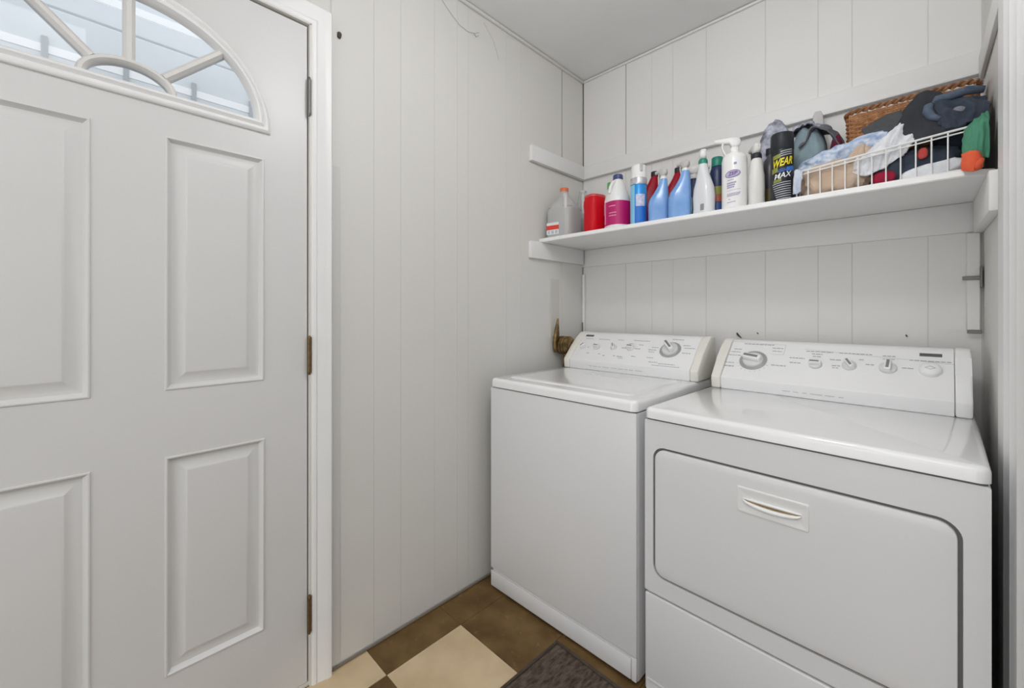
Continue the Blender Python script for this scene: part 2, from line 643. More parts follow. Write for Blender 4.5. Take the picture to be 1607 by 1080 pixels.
bm = NB()
prof = [(0.0, 0.0), (0.0, 0.005), (0.003, 0.009), (0.008, 0.011), (0.013, 0.009), (0.016, 0.006), (0.020, 0.009), (0.024, 0.012),
        (0.029, 0.011), (0.032, 0.006), (0.034, 0.003), (0.037, -0.004), (0.0385, -0.016)]
loft(bm, [frame_path(i, h) for i, h in prof], cap0=False, cap1=False)
finish(bm, 'window_moulding', M_TRIM, door, smooth=35)
# inner liner + glass
bm = NB()
g_out = [(XF - 0.018, p[0], p[1]) for p in half_ell(GA + 0.012, GB_ + 0.012, GZ - 0.006)]
g_in = [(XF - 0.022, p[0], p[1]) for p in half_ell(GA + 0.012, GB_ + 0.012, GZ - 0.006)]
loft(bm, [g_in, g_out])
finish(bm, 'pane', M_GLASS, door, smooth=0)


def muntin(path, w, name='muntin', dh=0.0):
    """raised glazing bar along a (y, z) path on the window face"""
    bm = NB()
    rings = []
    for i, p in enumerate(path):
        q0, q1 = path[max(i - 1, 0)], path[min(i + 1, len(path) - 1)]
        t = Vector((q1[0] - q0[0], q1[1] - q0[1])).normalized()
        n = Vector((-t.y, t.x))
        ring = []
        for s, h in ((-0.5, -0.030), (-0.5, -0.008), (-0.36, -0.003), (-0.18, 0.002), (0.18, 0.002), (0.36, -0.003), (0.5, -0.008), (0.5, -0.030)):
            ring.append((XF + h - dh, p[0] + n.x * s * w, p[1] + n.y * s * w))
        rings.append(ring)
    loft(bm, rings)
    return finish(bm, name, mat('muntin_paint', (0.76, 0.745, 0.72), 0.4), door, smooth=30)


arc = [(YC + 0.083 * math.cos(PI * k / 24), GZ - 0.004 + 0.054 * math.sin(PI * k / 24)) for k in range(25)]
muntin(arc, 0.017)
muntin([(YC, GZ + 0.048), (YC, GZ + GB_ + 0.008)], 0.023, dh=0.0015)
for s in (1, -1):
    muntin([(YC + s * 0.064, GZ + 0.037), (YC + s * 0.196, GZ + 0.165)], 0.021, dh=0.0015)

# hinges (leaf and knuckle)
for z in (1.810, 1.018, 0.224):
    bm = NB()
    box(bm, 0.0, 0.0022, -1.4672, -1.4545, z - 0.055, z + 0.055, 0.0005, 1)
    tube(bm, [(0.0035, -1.4655, z - 0.052), (0.0035, -1.4655, z + 0.052)], 0.0052, 10)
    tube(bm, [(0.0035, -1.4655, z + 0.052), (0.0035, -1.4655, z + 0.060)], [0.0056, 0.003], 10)
    tube(bm, [(0.0035, -1.4655, z - 0.060), (0.0035, -1.4655, z - 0.052)], [0.003, 0.0056], 10)
    xform(bm, Matrix.Translation((0.0080, 0, 0)))
    finish(bm, 'hinge', M_STEEL if z > 1.5 else M_HINGE, door)
# knob out of frame on the latch side
bm = NB()
lathe(bm, [(0.030, 0), (0.031, 0.004), (0.012, 0.010), (0.011, 0.030), (0.024, 0.040), (0.027, 0.052), (0.018, 0.062), (0.001, 0.064)], 24)
xform(bm, Matrix.Translation((XF, -2.21, 0.93)) @ Matrix.Rotation(PI / 2, 4, 'Y'))
finish(bm, 'door_knob', M_HINGE, door)

# ================================================================== OUTSIDE, seen through the half moon
bm = NB()
box(bm, -9.0, -0.13, -8.0, 5.0, -0.25, -0.15)
tag(struct(finish(bm, 'ground', M_GROUND, smooth=0)), 'pale concrete ground outside the door', 'ground')
pw = thing('porch_screen_wall', 'pale blue porch wall with white rails and grey posts seen through the half moon window', 'wall', (-1.0, -1.8, -0.15))
for k, (z0, z1) in enumerate(((0.0, 1.20), (1.205, 2.31), (2.315, 2.468), (2.475, 2.56), (2.585, 2.95))):
    bm = NB()
    box(bm, -0.05, -0.03, -1.6, 1.9, z0, z1, 0.003, 1)
    finish(bm, 'wall_panel', M_EXT, pw, smooth=0)
for z, t in ((1.25, 0.05), (2.287, 0.032), (2.560, 0.034)):
    bm = NB()
    box(bm, -0.032, -0.0275, -1.6, 1.9, z, z + t, 0.001, 1)
    finish(bm, 'rail', M_EXTW, pw, smooth=0)
for k in range(-6, 8):
    y = -0.03 + k * 0.2275
    bm = NB()
    box(bm, -0.0270, -0.022, y - 0.009, y + 0.009, 0.0, 2.350, 0.002, 1)
    finish(bm, 'post', M_EXTG, pw, smooth=0)

# ================================================================== APPLIANCES
def knob(parent, x, y, z, r, tilt, grip, h=0.016, ring=None, gripw=0.38):
    """control knob: base disc, raised bar grip; tilt = lean of the console face"""
    root = bpy.data.objects.new('knob', None)
    bm = NB()
    lathe(bm, [(r, 0), (r, h * 0.30), (r * 0.92, h * 0.45), (r * 0.80, h * 0.5), (0.0005, h * 0.5)], 28)
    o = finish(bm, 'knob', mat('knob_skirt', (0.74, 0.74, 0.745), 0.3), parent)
    o.location = (x, y, z)
    o.rotation_euler = (tilt, 0, 0)
    bm = NB()
    box(bm, -r * gripw, r * gripw, -r * 0.90, r * 0.90, h * 0.4, h * 1.25, r * 0.16, 2)
    xform(bm, Matrix.Rotation(grip, 4, 'Z'))
    g = finish(bm, 'grip', M_PLASTIC_W, o)
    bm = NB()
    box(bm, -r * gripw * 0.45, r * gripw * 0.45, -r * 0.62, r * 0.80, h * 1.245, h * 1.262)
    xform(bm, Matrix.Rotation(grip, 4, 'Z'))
    finish(bm, 'grip_shade', mat('grip_shade_grey', (0.24, 0.24, 0.24), 0.5), o, smooth=0)  # dark strip on the grip: its shaded side put into the colour
    bpy.data.objects.remove(root)
    if ring:
        bm = NB()
        lathe(bm, [(ring, 0.0), (ring, 0.0022), (ring * 0.93, 0.0032), (r * 0.9, 0.0032)], 48)
        for k in range(40):
            a = 2 * PI * k / 40
            m4 = Matrix.Rotation(a, 4, 'Z')
            n0 = len(bm.verts)
            box(bm, ring * 0.93, ring * 1.05, -0.0009, 0.0009, 0.0, 0.0034)
            bm.verts.ensure_lookup_table()
            xform(bm, m4, n0)
        finish(bm, 'dial_ring', M_RING, o)
    return o


def console(parent, x0, x1, zb, zt, yf, capw=0.034):
    """sloped control console: face between two slightly larger end caps"""
    zk = zb + 0.042
    prof = [(yf - 0.004, zb), (yf - 0.008, zk), (yf + 0.127, zt - 0.006), (yf + 0.140, zt), (yf + 0.185, zt), (yf + 0.192, zb)]
    bm = NB()
    extrude_profile_x(bm, prof, x0 + capw, x1 - capw, 0.0022)
    c = finish(bm, 'console', M_CONSOLE, parent, smooth=30)
    big = [(yf - 0.008, zb), (yf - 0.0125, zk + 0.001), (yf + 0.050, zk + 0.068), (yf + 0.100, zt - 0.022), (yf + 0.122, zt - 0.003),
           (yf + 0.140, zt + 0.003), (yf + 0.186, zt + 0.002), (yf + 0.196, zb)]
    for a, b in ((x0, x0 + capw - 0.0012), (x1 - capw + 0.0012, x1)):
        bm = NB()
        extrude_profile_x(bm, big, a, b, 0.006)
        finish(bm, 'end_cap', M_CREAM if (parent.name.startswith('washing') or a == x0) else M_PLASTIC_W, parent, smooth=35)
    return c


def face_pt(yf, zk, zt, t):
    """point on the sloped console face, t=0 lower edge, 1 upper edge"""
    y = yf - 0.008 + t * 0.135
    z = zk + t * (zt - 0.006 - zk)
    return y, z


def prints(parent, yf, zk, zt, items, m, name='printed_lettering'):
    """rows of small printed marks lying on the console face: (x, t, width, height)"""
    ang = math.atan2(zt - 0.006 - zk, 0.135)
    bm = NB()
    for x, t, w, h in items:
        y, z = face_pt(yf, zk, zt, t)
        n0 = len(bm.verts)
        # broken into word like dashes
        xx = x - w / 2
        rnd = random.Random(int(x * 7919 + t * 331))
        while xx < x + w / 2 - 0.001:
            ww = min(rnd.uniform(0.006, 0.014), x + w / 2 - xx)
            box(bm, xx, xx + ww, -h / 2, h / 2, 0, 0.0004)
            xx += ww + 0.0022
        bm.verts.ensure_lookup_table()
        xform(bm, Matrix.Translation((0, y - 0.0005 * math.sin(ang), z + 0.0005 * math.cos(ang))) @ Matrix.Rotation(ang, 4, 'X'), n0)
    o = finish(bm, name, m, parent, smooth=0)
    o['kind'] = 'stuff'
    return o


# ---------------- washer
W = thing('washing_machine', 'white top loading washer on the left, in the corner beside the plank wall', 'washer', (0.397, -0.765, 0.0))
hw = 0.329
bm = NB()
vbox(bm, -hw, hw, 0.007, 0.655, 0.010, 0.838, 0.012, 0.004)
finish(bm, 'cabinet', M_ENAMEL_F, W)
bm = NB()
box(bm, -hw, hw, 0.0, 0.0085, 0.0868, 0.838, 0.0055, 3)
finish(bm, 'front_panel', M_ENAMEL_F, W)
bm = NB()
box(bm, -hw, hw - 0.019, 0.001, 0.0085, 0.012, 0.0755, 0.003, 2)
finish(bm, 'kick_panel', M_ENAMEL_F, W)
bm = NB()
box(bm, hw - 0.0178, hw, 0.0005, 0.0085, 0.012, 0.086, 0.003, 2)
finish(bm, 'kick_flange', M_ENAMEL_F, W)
for sx in (-1, 1):
    for y in (0.05, 0.60):
        bm = NB()
        lathe(bm, [(0.018, 0), (0.018, 0.006), (0.008, 0.007), (0.008, 0.014)], 16, (sx * (hw - 0.05), y, 0))
        finish(bm, 'foot', M_SEAM, W)
bm = NB()
vbox(bm, -hw + 0.003, hw - 0.003, 0.006, 0.654, 0.836, 0.8425, 0.010, 0.001)
finish(bm, 'top_seam', M_SEAM, W)
bm = NB()
vbox(bm, -hw - 0.001, hw + 0.001, -0.003, 0.658, 0.8425, 0.8765, 0.022, 0.013, 6)
finish(bm, 'top_deck', M_ENAMEL, W)
bm = NB()
rings = []
for ins, z in ((-0.004, 0.8755), (0.0, 0.8790), (0.004, 0.8805), (0.010, 0.8815), (0.03, 0.8818)):
    rings.append([(p[0], 0.262 + p[1], z) for p in rrect(0.560 - 2 * ins, 0.402 - 2 * ins, 0.022, 5)])
loft(bm, rings)
finish(bm, 'lid', M_ENAMEL, W)
WZB, WZT, WYF = 0.8768, 1.046, 0.492
con_w = console(W, -0.316, 0.334, WZB, WZT, WYF)
zk = WZB + 0.042
ang_w = math.atan2(WZT - 0.006 - zk, 0.135)
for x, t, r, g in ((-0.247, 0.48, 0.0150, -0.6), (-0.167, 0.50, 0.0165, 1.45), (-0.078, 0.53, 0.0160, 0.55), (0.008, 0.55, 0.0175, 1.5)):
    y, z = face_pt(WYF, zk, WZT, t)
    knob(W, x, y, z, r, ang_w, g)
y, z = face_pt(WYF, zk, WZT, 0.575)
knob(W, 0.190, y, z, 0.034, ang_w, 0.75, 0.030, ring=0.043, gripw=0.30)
prints(W, WYF, zk, WZT, [(-0.235, 0.80, 0.045, 0.0028), (-0.150, 0.80, 0.06, 0.003), (-0.060, 0.81, 0.03, 0.003), (0.045, 0.82, 0.08, 0.003),
                         (-0.215, 0.48, 0.01, 0.003), (-0.20, 0.27, 0.013, 0.004), (-0.135, 0.27, 0.013, 0.004), (-0.108, 0.23, 0.013, 0.004),
                         (-0.055, 0.25, 0.01, 0.004), (-0.026, 0.54, 0.022, 0.004), (-0.026, 0.24, 0.028, 0.004), (-0.018, 0.19, 0.024, 0.003),
                         (0.042, 0.54, 0.026, 0.004), (0.040, 0.28, 0.02, 0.004), (0.05, 0.68, 0.02, 0.003), (0.0, 0.70, 0.02, 0.003),
                         (0.120, 0.62, 0.03, 0.003), (0.112, 0.54, 0.038, 0.003), (0.112, 0.47, 0.026, 0.003), (0.118, 0.28, 0.03, 0.003),
                         (0.140, 0.15, 0.04, 0.003), (0.20, 0.12, 0.07, 0.003), (0.20, 0.06, 0.12, 0.0025), (0.205, 0.92, 0.05, 0.003),
                         (0.252, 0.74, 0.03, 0.003), (0.268, 0.66, 0.045, 0.003), (0.262, 0.50, 0.035, 0.003)], M_PRINT)
bm = NB()
box(bm, -0.268, -0.222, -0.0062, 0.0062, 0, 0.0012, 0.0004, 1)
y, z = face_pt(WYF, zk, WZT, 0.92)
xform(bm, Matrix.Translation((0, y, z)) @ Matrix.Rotation(ang_w, 4, 'X'))
finish(bm, 'badge', M_PRINT_D, W)
# faint print along the lower bevel of the console and on the lid
bm = NB()
rnd = random.Random(4)
x = -0.17
while x < 0.10:
    w = rnd.uniform(0.012, 0.035)
    box(bm, x, x + w, WYF - 0.0068, WYF - 0.006, WZB + 0.018, WZB + 0.0205)
    x += w + rnd.uniform(0.006, 0.012)
x = -0.10
while x < 0.16:
    w = rnd.uniform(0.012, 0.04)
    box(bm, x, x + w, 0.34, 0.346, 0.8817, 0.8820)
    x += w + rnd.uniform(0.006, 0.012)
finish(bm, 'printed_note', mat('faint_print', (0.62, 0.62, 0.62), 0.5), W, smooth=0)['kind'] = 'stuff'

# ---------------- dryer
D = thing('clothes_dryer', 'white front loading dryer on the right, with a wide drop down door', 'dryer', (1.094, -0.768, 0.0), math.radians(-1.8))
hd = 0.344
bm = NB()
vbox(bm, -hd, hd, 0.010, 0.690, 0.010, 0.826, 0.010, 0.003)
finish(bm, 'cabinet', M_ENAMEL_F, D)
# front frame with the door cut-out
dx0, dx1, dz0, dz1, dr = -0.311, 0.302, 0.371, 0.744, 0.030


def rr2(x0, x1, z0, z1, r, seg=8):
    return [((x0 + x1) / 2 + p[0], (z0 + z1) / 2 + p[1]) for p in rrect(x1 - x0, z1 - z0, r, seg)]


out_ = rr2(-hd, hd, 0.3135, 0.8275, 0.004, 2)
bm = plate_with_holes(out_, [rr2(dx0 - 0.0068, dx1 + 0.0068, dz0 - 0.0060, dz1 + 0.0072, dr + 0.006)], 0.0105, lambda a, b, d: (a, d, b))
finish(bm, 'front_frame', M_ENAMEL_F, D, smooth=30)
bm = NB()
rings = [[(p[0], 0.0085, p[1]) for p in rr2(dx0 - 0.009, dx1 + 0.009, dz0 - 0.009, dz1 + 0.009, dr + 0.009)],
         [(p[0], 0.0078, p[1]) for p in rr2(dx0 - 0.009, dx1 + 0.009, dz0 - 0.009, dz1 + 0.009, dr + 0.009)]]
loft(bm, rings)
finish(bm, 'door_gasket', M_SEAM, D, smooth=0)
# door slab, gently crowned
bm = NB()
rings = []
for ins, y in ((0.0, 0.0075), (0.0, 0.0005), (0.0012, -0.0014), (0.0035, -0.0022), (0.02, -0.0028), (0.08, -0.0036)):
    rings.append([(p[0], y, p[1]) for p in rr2(dx0 + ins, dx1 - ins, dz0 + ins, dz1 - ins, max(dr - ins, 0.004), 8)])
loft(bm, rings)
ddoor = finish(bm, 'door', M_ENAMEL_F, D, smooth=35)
hx0, hx1, hz0, hz1 = -0.084, 0.068, 0.641, 0.704
bm = NB()
rings = []
for ins, y in ((-0.0012, -0.0026), (0.0, -0.0052), (0.0015, -0.0058), (0.004, -0.0056), (0.012, -0.0042), (0.02, -0.0036)):
    rings.append([(p[0], y, p[1]) for p in rr2(hx0 + ins, hx1 - ins, hz0 + ins, hz1 - ins, 0.004, 3)])
loft(bm, rings)
finish(bm, 'handle', mat('handle_plastic', (0.81, 0.81, 0.805), 0.3), ddoor, smooth=35)
# recessed finger slot and its lip
bm = NB()
n = 20
top, bot = [], []
rings = []
for k in range(n + 1):
    u = -1 + 2 * k / n
    x = -0.008 + u * 0.060
    dip = 0.011 * (1 - u * u) ** 0.6
    rings.append([(x, -0.0048, 0.6745), (x, -0.0048, 0.6715 - dip * 0.55), (x, -0.0036, 0.6715 - dip * 0.55), (x, -0.0036, 0.6745)])
loft(bm, rings)
finish(bm, 'finger_slot', M_TAN, ddoor)
bm = NB()
pts, rad = [], []
for k in range(n + 1):
    u = -1 + 2 * k / n
    dip = 0.011 * max(0.0, 1 - u * u) ** 0.6
    pts.append((-0.008 + u * 0.062, -0.0060, 0.6735 - dip * 1.05))
    rad.append(0.0016 + 0.0042 * max(0.0, 1 - u * u) ** 0.5)
tube(bm, pts, rad, 10)
finish(bm, 'handle_lip', M_PLASTIC_W, ddoor)
bm = NB()
pts, rad = [], []
for k in range(n + 1):
    u = -1 + 2 * k / n
    pts.append((-0.008 + u * 0.062, -0.0052, 0.6768))
    rad.append(0.0012 + 0.0022 * max(0.0, 1 - u * u) ** 0.5)
tube(bm, pts, rad, 10)
finish(bm, 'handle_brow', M_PLASTIC_W, ddoor)
# lower panel
bm = NB()
box(bm, -hd, hd, 0.0, 0.0105, 0.012, 0.3055, 0.005, 3)
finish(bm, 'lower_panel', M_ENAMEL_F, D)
bm = NB()
rings = []
for ins, y in ((0.0, 0.0005), (0.0, -0.0022), (0.003, -0.0026), (0.006, -0.0012), (0.01, -0.0012)):
    rings.append([(p[0], y, p[1]) for p in rr2(-hd + 0.006 + ins, hd - 0.006 - ins, 0.014 + ins, 0.050 - ins, 0.003, 2)])
loft(bm, rings)
finish(bm, 'toe_panel', M_ENAMEL_F, D, smooth=30)
for sx in (-1, 1):
    for y in (0.05, 0.64):
        bm = NB()
        lathe(bm, [(0.018, 0), (0.018, 0.006), (0.008, 0.007), (0.008, 0.014)], 16, (sx * (hd - 0.05), y, 0))
        finish(bm, 'foot', M_SEAM, D)
bm = NB()
vbox(bm, -hd + 0.003, hd - 0.003, 0.004, 0.688, 0.8265, 0.8325, 0.01, 0.001)
finish(bm, 'top_seam', M_SEAM, D)
bm = NB()
vbox(bm, -hd - 0.001, hd + 0.001, -0.004, 0.692, 0.8325, 0.864, 0.020, 0.013, 6)
finish(bm, 'top_deck', M_ENAMEL, D)
DZB, DZT, DYF = 0.8642, 1.040, 0.495
con_d = console(D, -0.334, 0.337, DZB, DZT, DYF)
zk = DZB + 0.042
ang_d = math.atan2(DZT - 0.006 - zk, 0.135)
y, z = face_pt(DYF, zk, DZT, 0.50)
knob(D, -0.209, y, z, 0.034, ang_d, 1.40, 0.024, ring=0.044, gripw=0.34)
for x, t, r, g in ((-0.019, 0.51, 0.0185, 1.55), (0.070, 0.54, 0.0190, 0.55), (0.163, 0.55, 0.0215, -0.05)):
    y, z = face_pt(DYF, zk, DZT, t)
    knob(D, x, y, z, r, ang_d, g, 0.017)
y, z = face_pt(DYF, zk, DZT, 0.56)
bm = NB()
lathe(bm, [(0.0245, 0), (0.0245, 0.008), (0.0225, 0.012), (0.017, 0.0145), (0.0005, 0.0150)], 32)
pb = finish(bm, 'push_button', M_PLASTIC_W, D, loc=(0.255, y, z), rot=(ang_d, 0, 0))
bm = NB()
d4 = [(-0.011, 0), (0, 0.006), (0.011, 0), (0, -0.006)]
for k in range(4):
    a, b = Vector((*d4[k], 0.0148)), Vector((*d4[(k + 1) % 4], 0.0148))
    tube(bm, [a, b], 0.0007, 5)
finish(bm, 'button_mark', M_PRINT, pb)
bm = NB()
box(bm, 0.231, 0.279, -0.0062, 0.0062, 0, 0.0012, 0.0004, 1)
y, z = face_pt(DYF, zk, DZT, 0.895)
xform(bm, Matrix.Translation((0, y, z)) @ Matrix.Rotation(ang_d, 4, 'X'))
finish(bm, 'badge', M_PRINT_D, D)
prints(D, DYF, zk, DZT, [(0.255, 0.76, 0.09, 0.003), (-0.015, 0.83, 0.075, 0.0032), (0.082, 0.83, 0.085, 0.0032), (0.163, 0.82, 0.03, 0.003),
                         (0.163, 0.75, 0.028, 0.002), (-0.075, 0.64, 0.045, 0.0035), (-0.078, 0.52, 0.032, 0.0035), (-0.02, 0.77, 0.03, 0.0035),
                         (-0.02, 0.71, 0.022, 0.003), (0.032, 0.66, 0.03, 0.0032), (0.036, 0.52, 0.022, 0.0032), (0.036, 0.47, 0.018, 0.003),
                         (0.120, 0.60, 0.02, 0.003), (0.207, 0.58, 0.025, 0.003), (0.098, 0.70, 0.012, 0.003),
                         (-0.205, 0.94, 0.10, 0.0035), (-0.27, 0.78, 0.03, 0.003), (-0.275, 0.70, 0.03, 0.003), (-0.275, 0.61, 0.045, 0.003),
                         (-0.14, 0.86, 0.035, 0.003), (-0.14, 0.78, 0.03, 0.003), (-0.285, 0.40, 0.03, 0.003), (-0.285, 0.31, 0.036, 0.0045),
                         (-0.125, 0.42, 0.045, 0.0035)], M_PRINT)
# thin grey rules: box around the dial lettering and a line along the top
bm = NB()


def rule(x0, x1, t0, t1, w=0.0012):
    (ya, za), (yb, zb) = face_pt(DYF, zk, DZT, t0), face_pt(DYF, zk, DZT, t1)
    tube(bm, [(x0, ya - 0.0002, za + 0.0002), (x1, yb - 0.0002, zb + 0.0002)], w / 2, 4)


rule(-0.300, -0.118, 0.99, 0.96)
rule(-0.118, -0.118, 0.96, 0.70)
rule(-0.300, -0.300, 0.99, 0.70)
rule(-0.300, -0.26, 0.70, 0.70)
rule(-0.158, -0.118, 0.70, 0.70)
rule(-0.06, 0.31, 0.88, 0.72)
for k in range(9):
    a = math.radians(200 + k * 17.5)
    y0, z0 = face_pt(DYF, zk, DZT, 0.50)
    d = Vector((0, math.cos(ang_d), math.sin(ang_d)))
    c = Vector((-0.209, y0, z0))
    p0 = c + Vector((1, 0, 0)) * math.cos(a) * 0.050 + d * math.sin(a) * 0.050
    p1 = c + Vector((1, 0, 0)) * math.cos(a) * 0.056 + d * math.sin(a) * 0.056
    tube(bm, [p0, p1], 0.0009, 4)
finish(bm, 'printed_rules', mat('pale_print', (0.60, 0.60, 0.61), 0.6), D, smooth=0)['kind'] = 'stuff'
bm = NB()
rnd = random.Random(9)
x = -0.10
while x < 0.06:
    w = rnd.uniform(0.012, 0.035)
    box(bm, x, x + w, DYF - 0.0068, DYF - 0.006, DZB + 0.016, DZB + 0.0185)
    x += w + rnd.uniform(0.006, 0.012)
finish(bm, 'printed_note', MATS['faint_print'], D, smooth=0)['kind'] = 'stuff'

# ---------------- brass fitting between wall and washer console
B = thing('brass_pipe_fitting', 'worn brass ribbed pipe fitting with an upright tongue beside the washer console', 'pipe', (0.012, -0.235, 0.0))
bm = NB()
prof = []
nr = 4
for k in range(nr):
    z0 = k * 0.0155
    prof += [(0.038, z0), (0.047, z0 + 0.004), (0.047, z0 + 0.010), (0.038, z0 + 0.0150)]
lathe(bm, [(0.043, -0.004)] + prof, 28)
xform(bm, Matrix.Translation((0.004, 0.010, 0.980)) @ Matrix.Rotation(PI / 2, 4, 'Y') @ Matrix.Rotation(0.0, 4, 'X'))
finish(bm, 'ribbed_body', M_BRASS, B, smooth=30)
bm = NB()
rings = []
for z, w, t in ((0.945, 0.020, 0.007), (0.965, 0.038, 0.010), (0.99, 0.042, 0.011), (1.02, 0.036, 0.010), (1.05, 0.028, 0.009), (1.08, 0.020, 0.007),
                (1.105, 0.013, 0.005), (1.118, 0.006, 0.004)):
    sh = max(0, z - 1.0) * 0.10
    rings.append([(p[0] + sh, p[1] - 0.030 + (z - 0.945) * 0.0, z) for p in rrect(t * 2, w, t * 0.9, 4)])
loft(bm, rings)
xform(bm, Matrix.Translation((0.006, 0.0, 0)))
finish(bm, 'tongue', M_BRASS, B)
bm = NB()
tube(bm, [(0.030, 0.020, 0.97), (0.029, 0.022, 0.93), (0.027, 0.024, 0.86), (0.026, 0.025, 0.5), (0.026, 0.025, 0.0)], 0.016, 14)
finish(bm, 'down_pipe', M_BRASS, B)

# ================================================================== SHELF
ZS = 1.513
bm = NB()
pts = [(0.002, -0.0005), (1.482, -0.0005), (1.482, -0.335), (1.425, -0.380), (0.002, -0.380)]
rings = []
for ins, z in ((0.003, 1.4945), (0.0, 1.4975), (0.0, 1.510), (0.003, 1.513)):
    rings.append([(min(max(x, 0.002 + ins), 1.482 - ins), max(y, -0.380 + ins) - (ins if y > -0.1 else 0), z) for x, y in pts])
loft(bm, rings)
tag(finish(bm, 'wall_shelf', M_SHELF, smooth=30), 'long white board shelf across the back wall above both appliances', 'shelf')

# ================================================================== THINGS ON THE SHELF
P = dict(
    red=mat('red_plastic', (0.62, 0.002, 0.012), 0.36, spec=0.25),
    redlid=mat('pale_red_lid', (0.62, 0.07, 0.07), 0.4),
    white=mat('bottle_white', (0.84, 0.84, 0.83), 0.32),
    offw=mat('bottle_offwhite', (0.74, 0.73, 0.70), 0.38),
    navy=mat('navy_cap', (0.045, 0.07, 0.20), 0.4),
    pink=mat('magenta_label', (0.66, 0.012, 0.19), 0.4, col2=(0.46, 0.006, 0.13), vscale=14, stretch=(1, 1, 0.2)),
    lilac=mat('lilac_label', (0.56, 0.50, 0.72), 0.4),
    aqua=mat('aqua_label', (0.25, 0.58, 0.80), 0.35),
    blue=mat('blue_label', (0.02, 0.17, 0.62), 0.35),
    sky=mat('sky_blue_can', (0.03, 0.30, 0.74), 0.3, metal=0.2),
    silver=mat('silver_band', (0.62, 0.62, 0.66), 0.25, metal=0.7),
    bottleblue=mat('blue_bottle', (0.17, 0.35, 0.70), 0.22, col2=(0.26, 0.45, 0.78), vscale=12),
    darkred=mat('dark_red_bottle', (0.36, 0.002, 0.016), 0.35, spec=0.25),
    green=mat('green_plastic', (0.02, 0.24, 0.17), 0.4),
    brightgreen=mat('bright_green_cap', (0.10, 0.42, 0.12), 0.4),
    orange=mat('orange_cap', (0.78, 0.17, 0.06), 0.4),
    black=mat('black_can', (0.016, 0.018, 0.024), 0.35, spec=0.3),
    charcoal=mat('charcoal_plastic', (0.022, 0.024, 0.03), 0.45, spec=0.3),
    greycap=mat('grey_sprayer', (0.55, 0.54, 0.52), 0.35),
    yellow=mat('yellow_print', (0.82, 0.68, 0.01), 0.5),
    prt_white=mat('white_print', (0.82, 0.82, 0.84), 0.5),
    purple=mat('purple_print', (0.16, 0.10, 0.32), 0.5),
    labelw=mat('label_white', (0.80, 0.82, 0.82), 0.4),
    labelred=mat('label_red', (0.72, 0.05, 0.03), 0.4),
    palegreen=mat('pale_green_label', (0.55, 0.70, 0.62), 0.4, col2=(0.25, 0.42, 0.38), vscale=60),
    printblue=mat('print_blue', (0.03, 0.16, 0.55), 0.4),
    navylab=mat('navy_label', (0.015, 0.03, 0.09), 0.4),
    olive=mat('olive_print', (0.24, 0.26, 0.05), 0.5),
    rust=mat('rust_print', (0.38, 0.10, 0.06), 0.5),
    jug=mat('milky_plastic', (0.66, 0.665, 0.66), 0.30, alpha=0.66),
    jugw=mat('water_in_jug', (0.40, 0.405, 0.40), 0.10, alpha=0.45),
    hand=mat('milky_handle', (0.74, 0.74, 0.735), 0.35, alpha=0.85),
)
CAM_A = math.atan2(-1.60, 0.75)      # rough heading from the shelf into the room


def lp(bm_fn, name, m, parent, smooth=40, **k):
    bm = NB()
    bm_fn(bm)
    return finish(bm, name, m, parent, smooth=smooth, **k)


def bottle_loft(bm, levels, seg=6):
    """levels: (z, w, d, r, ox, oy)"""
    rings = []
    for z, w, d, r, ox, oy in levels:
        rings.append([(p[0] + ox, p[1] + oy, z) for p in rrect(w, d, r, seg)])
    loft(bm, rings)


def sprayer(parent, zc, head_m, trig_m, collar_m, rz, ox=0.0, oy=0.0, s=1.0, long=0.060, collar_r=0.0155, trigger=True):
    """trigger sprayer: collar, head with nozzle, trigger lever; nozzle points along local +x turned by rz"""
    R = Matrix.Translation((ox, oy, zc)) @ Matrix.Rotation(rz, 4, 'Z') @ Matrix.Scale(s, 4)
    bm = NB()
    lathe(bm, [(collar_r, 0), (collar_r, 0.012), (collar_r * 0.82, 0.018)], 20)
    xform(bm, R)
    finish(bm, 'collar', collar_m, parent)
    bm = NB()
    rings = []
    # head: vertical neck blending into a horizontal barrel with a rounded back
    for x, w, z0, z1 in ((-0.020, 0.012, 0.030, 0.044), (-0.016, 0.020, 0.022, 0.050), (-0.006, 0.024, 0.016, 0.054), (0.010, 0.024, 0.016, 0.055),
                         (0.016, 0.022, 0.030, 0.055), (long * 0.75, 0.019, 0.034, 0.053), (long, 0.017, 0.036, 0.052)):
        rings.append([(x, p[0], (z0 + z1) / 2 + p[1]) for p in rrect(w, z1 - z0, min(w, z1 - z0) * 0.42, 4)])
    loft(bm, rings)
    xform(bm, R)
    finish(bm, 'sprayer_head', head_m, parent)
    bm = NB()
    lathe(bm, [(0.008, 0), (0.0085, 0.003), (0.0085, 0.010), (0.004, 0.012)], 14)
    xform(bm, R @ Matrix.Translation((long - 0.001, 0, 0.044)) @ Matrix.Rotation(PI / 2, 4, 'Y'))
    finish(bm, 'nozzle', head_m, parent)
    if trigger:
        bm = NB()
        rings = []
        for x, z, w, t in ((long * 0.66, 0.036, 0.013, 0.007), (long * 0.72, 0.022, 0.014, 0.006), (long * 0.66, 0.008, 0.014, 0.006),
                           (long * 0.54, -0.006, 0.013, 0.006), (long * 0.46, -0.016, 0.011, 0.006)):
            rings.append([(x + p[0], p[1], z) for p in rrect(t, w, 0.0028, 3)])
        loft(bm, rings)
        xform(bm, R)
        finish(bm, 'trigger', trig_m, parent)


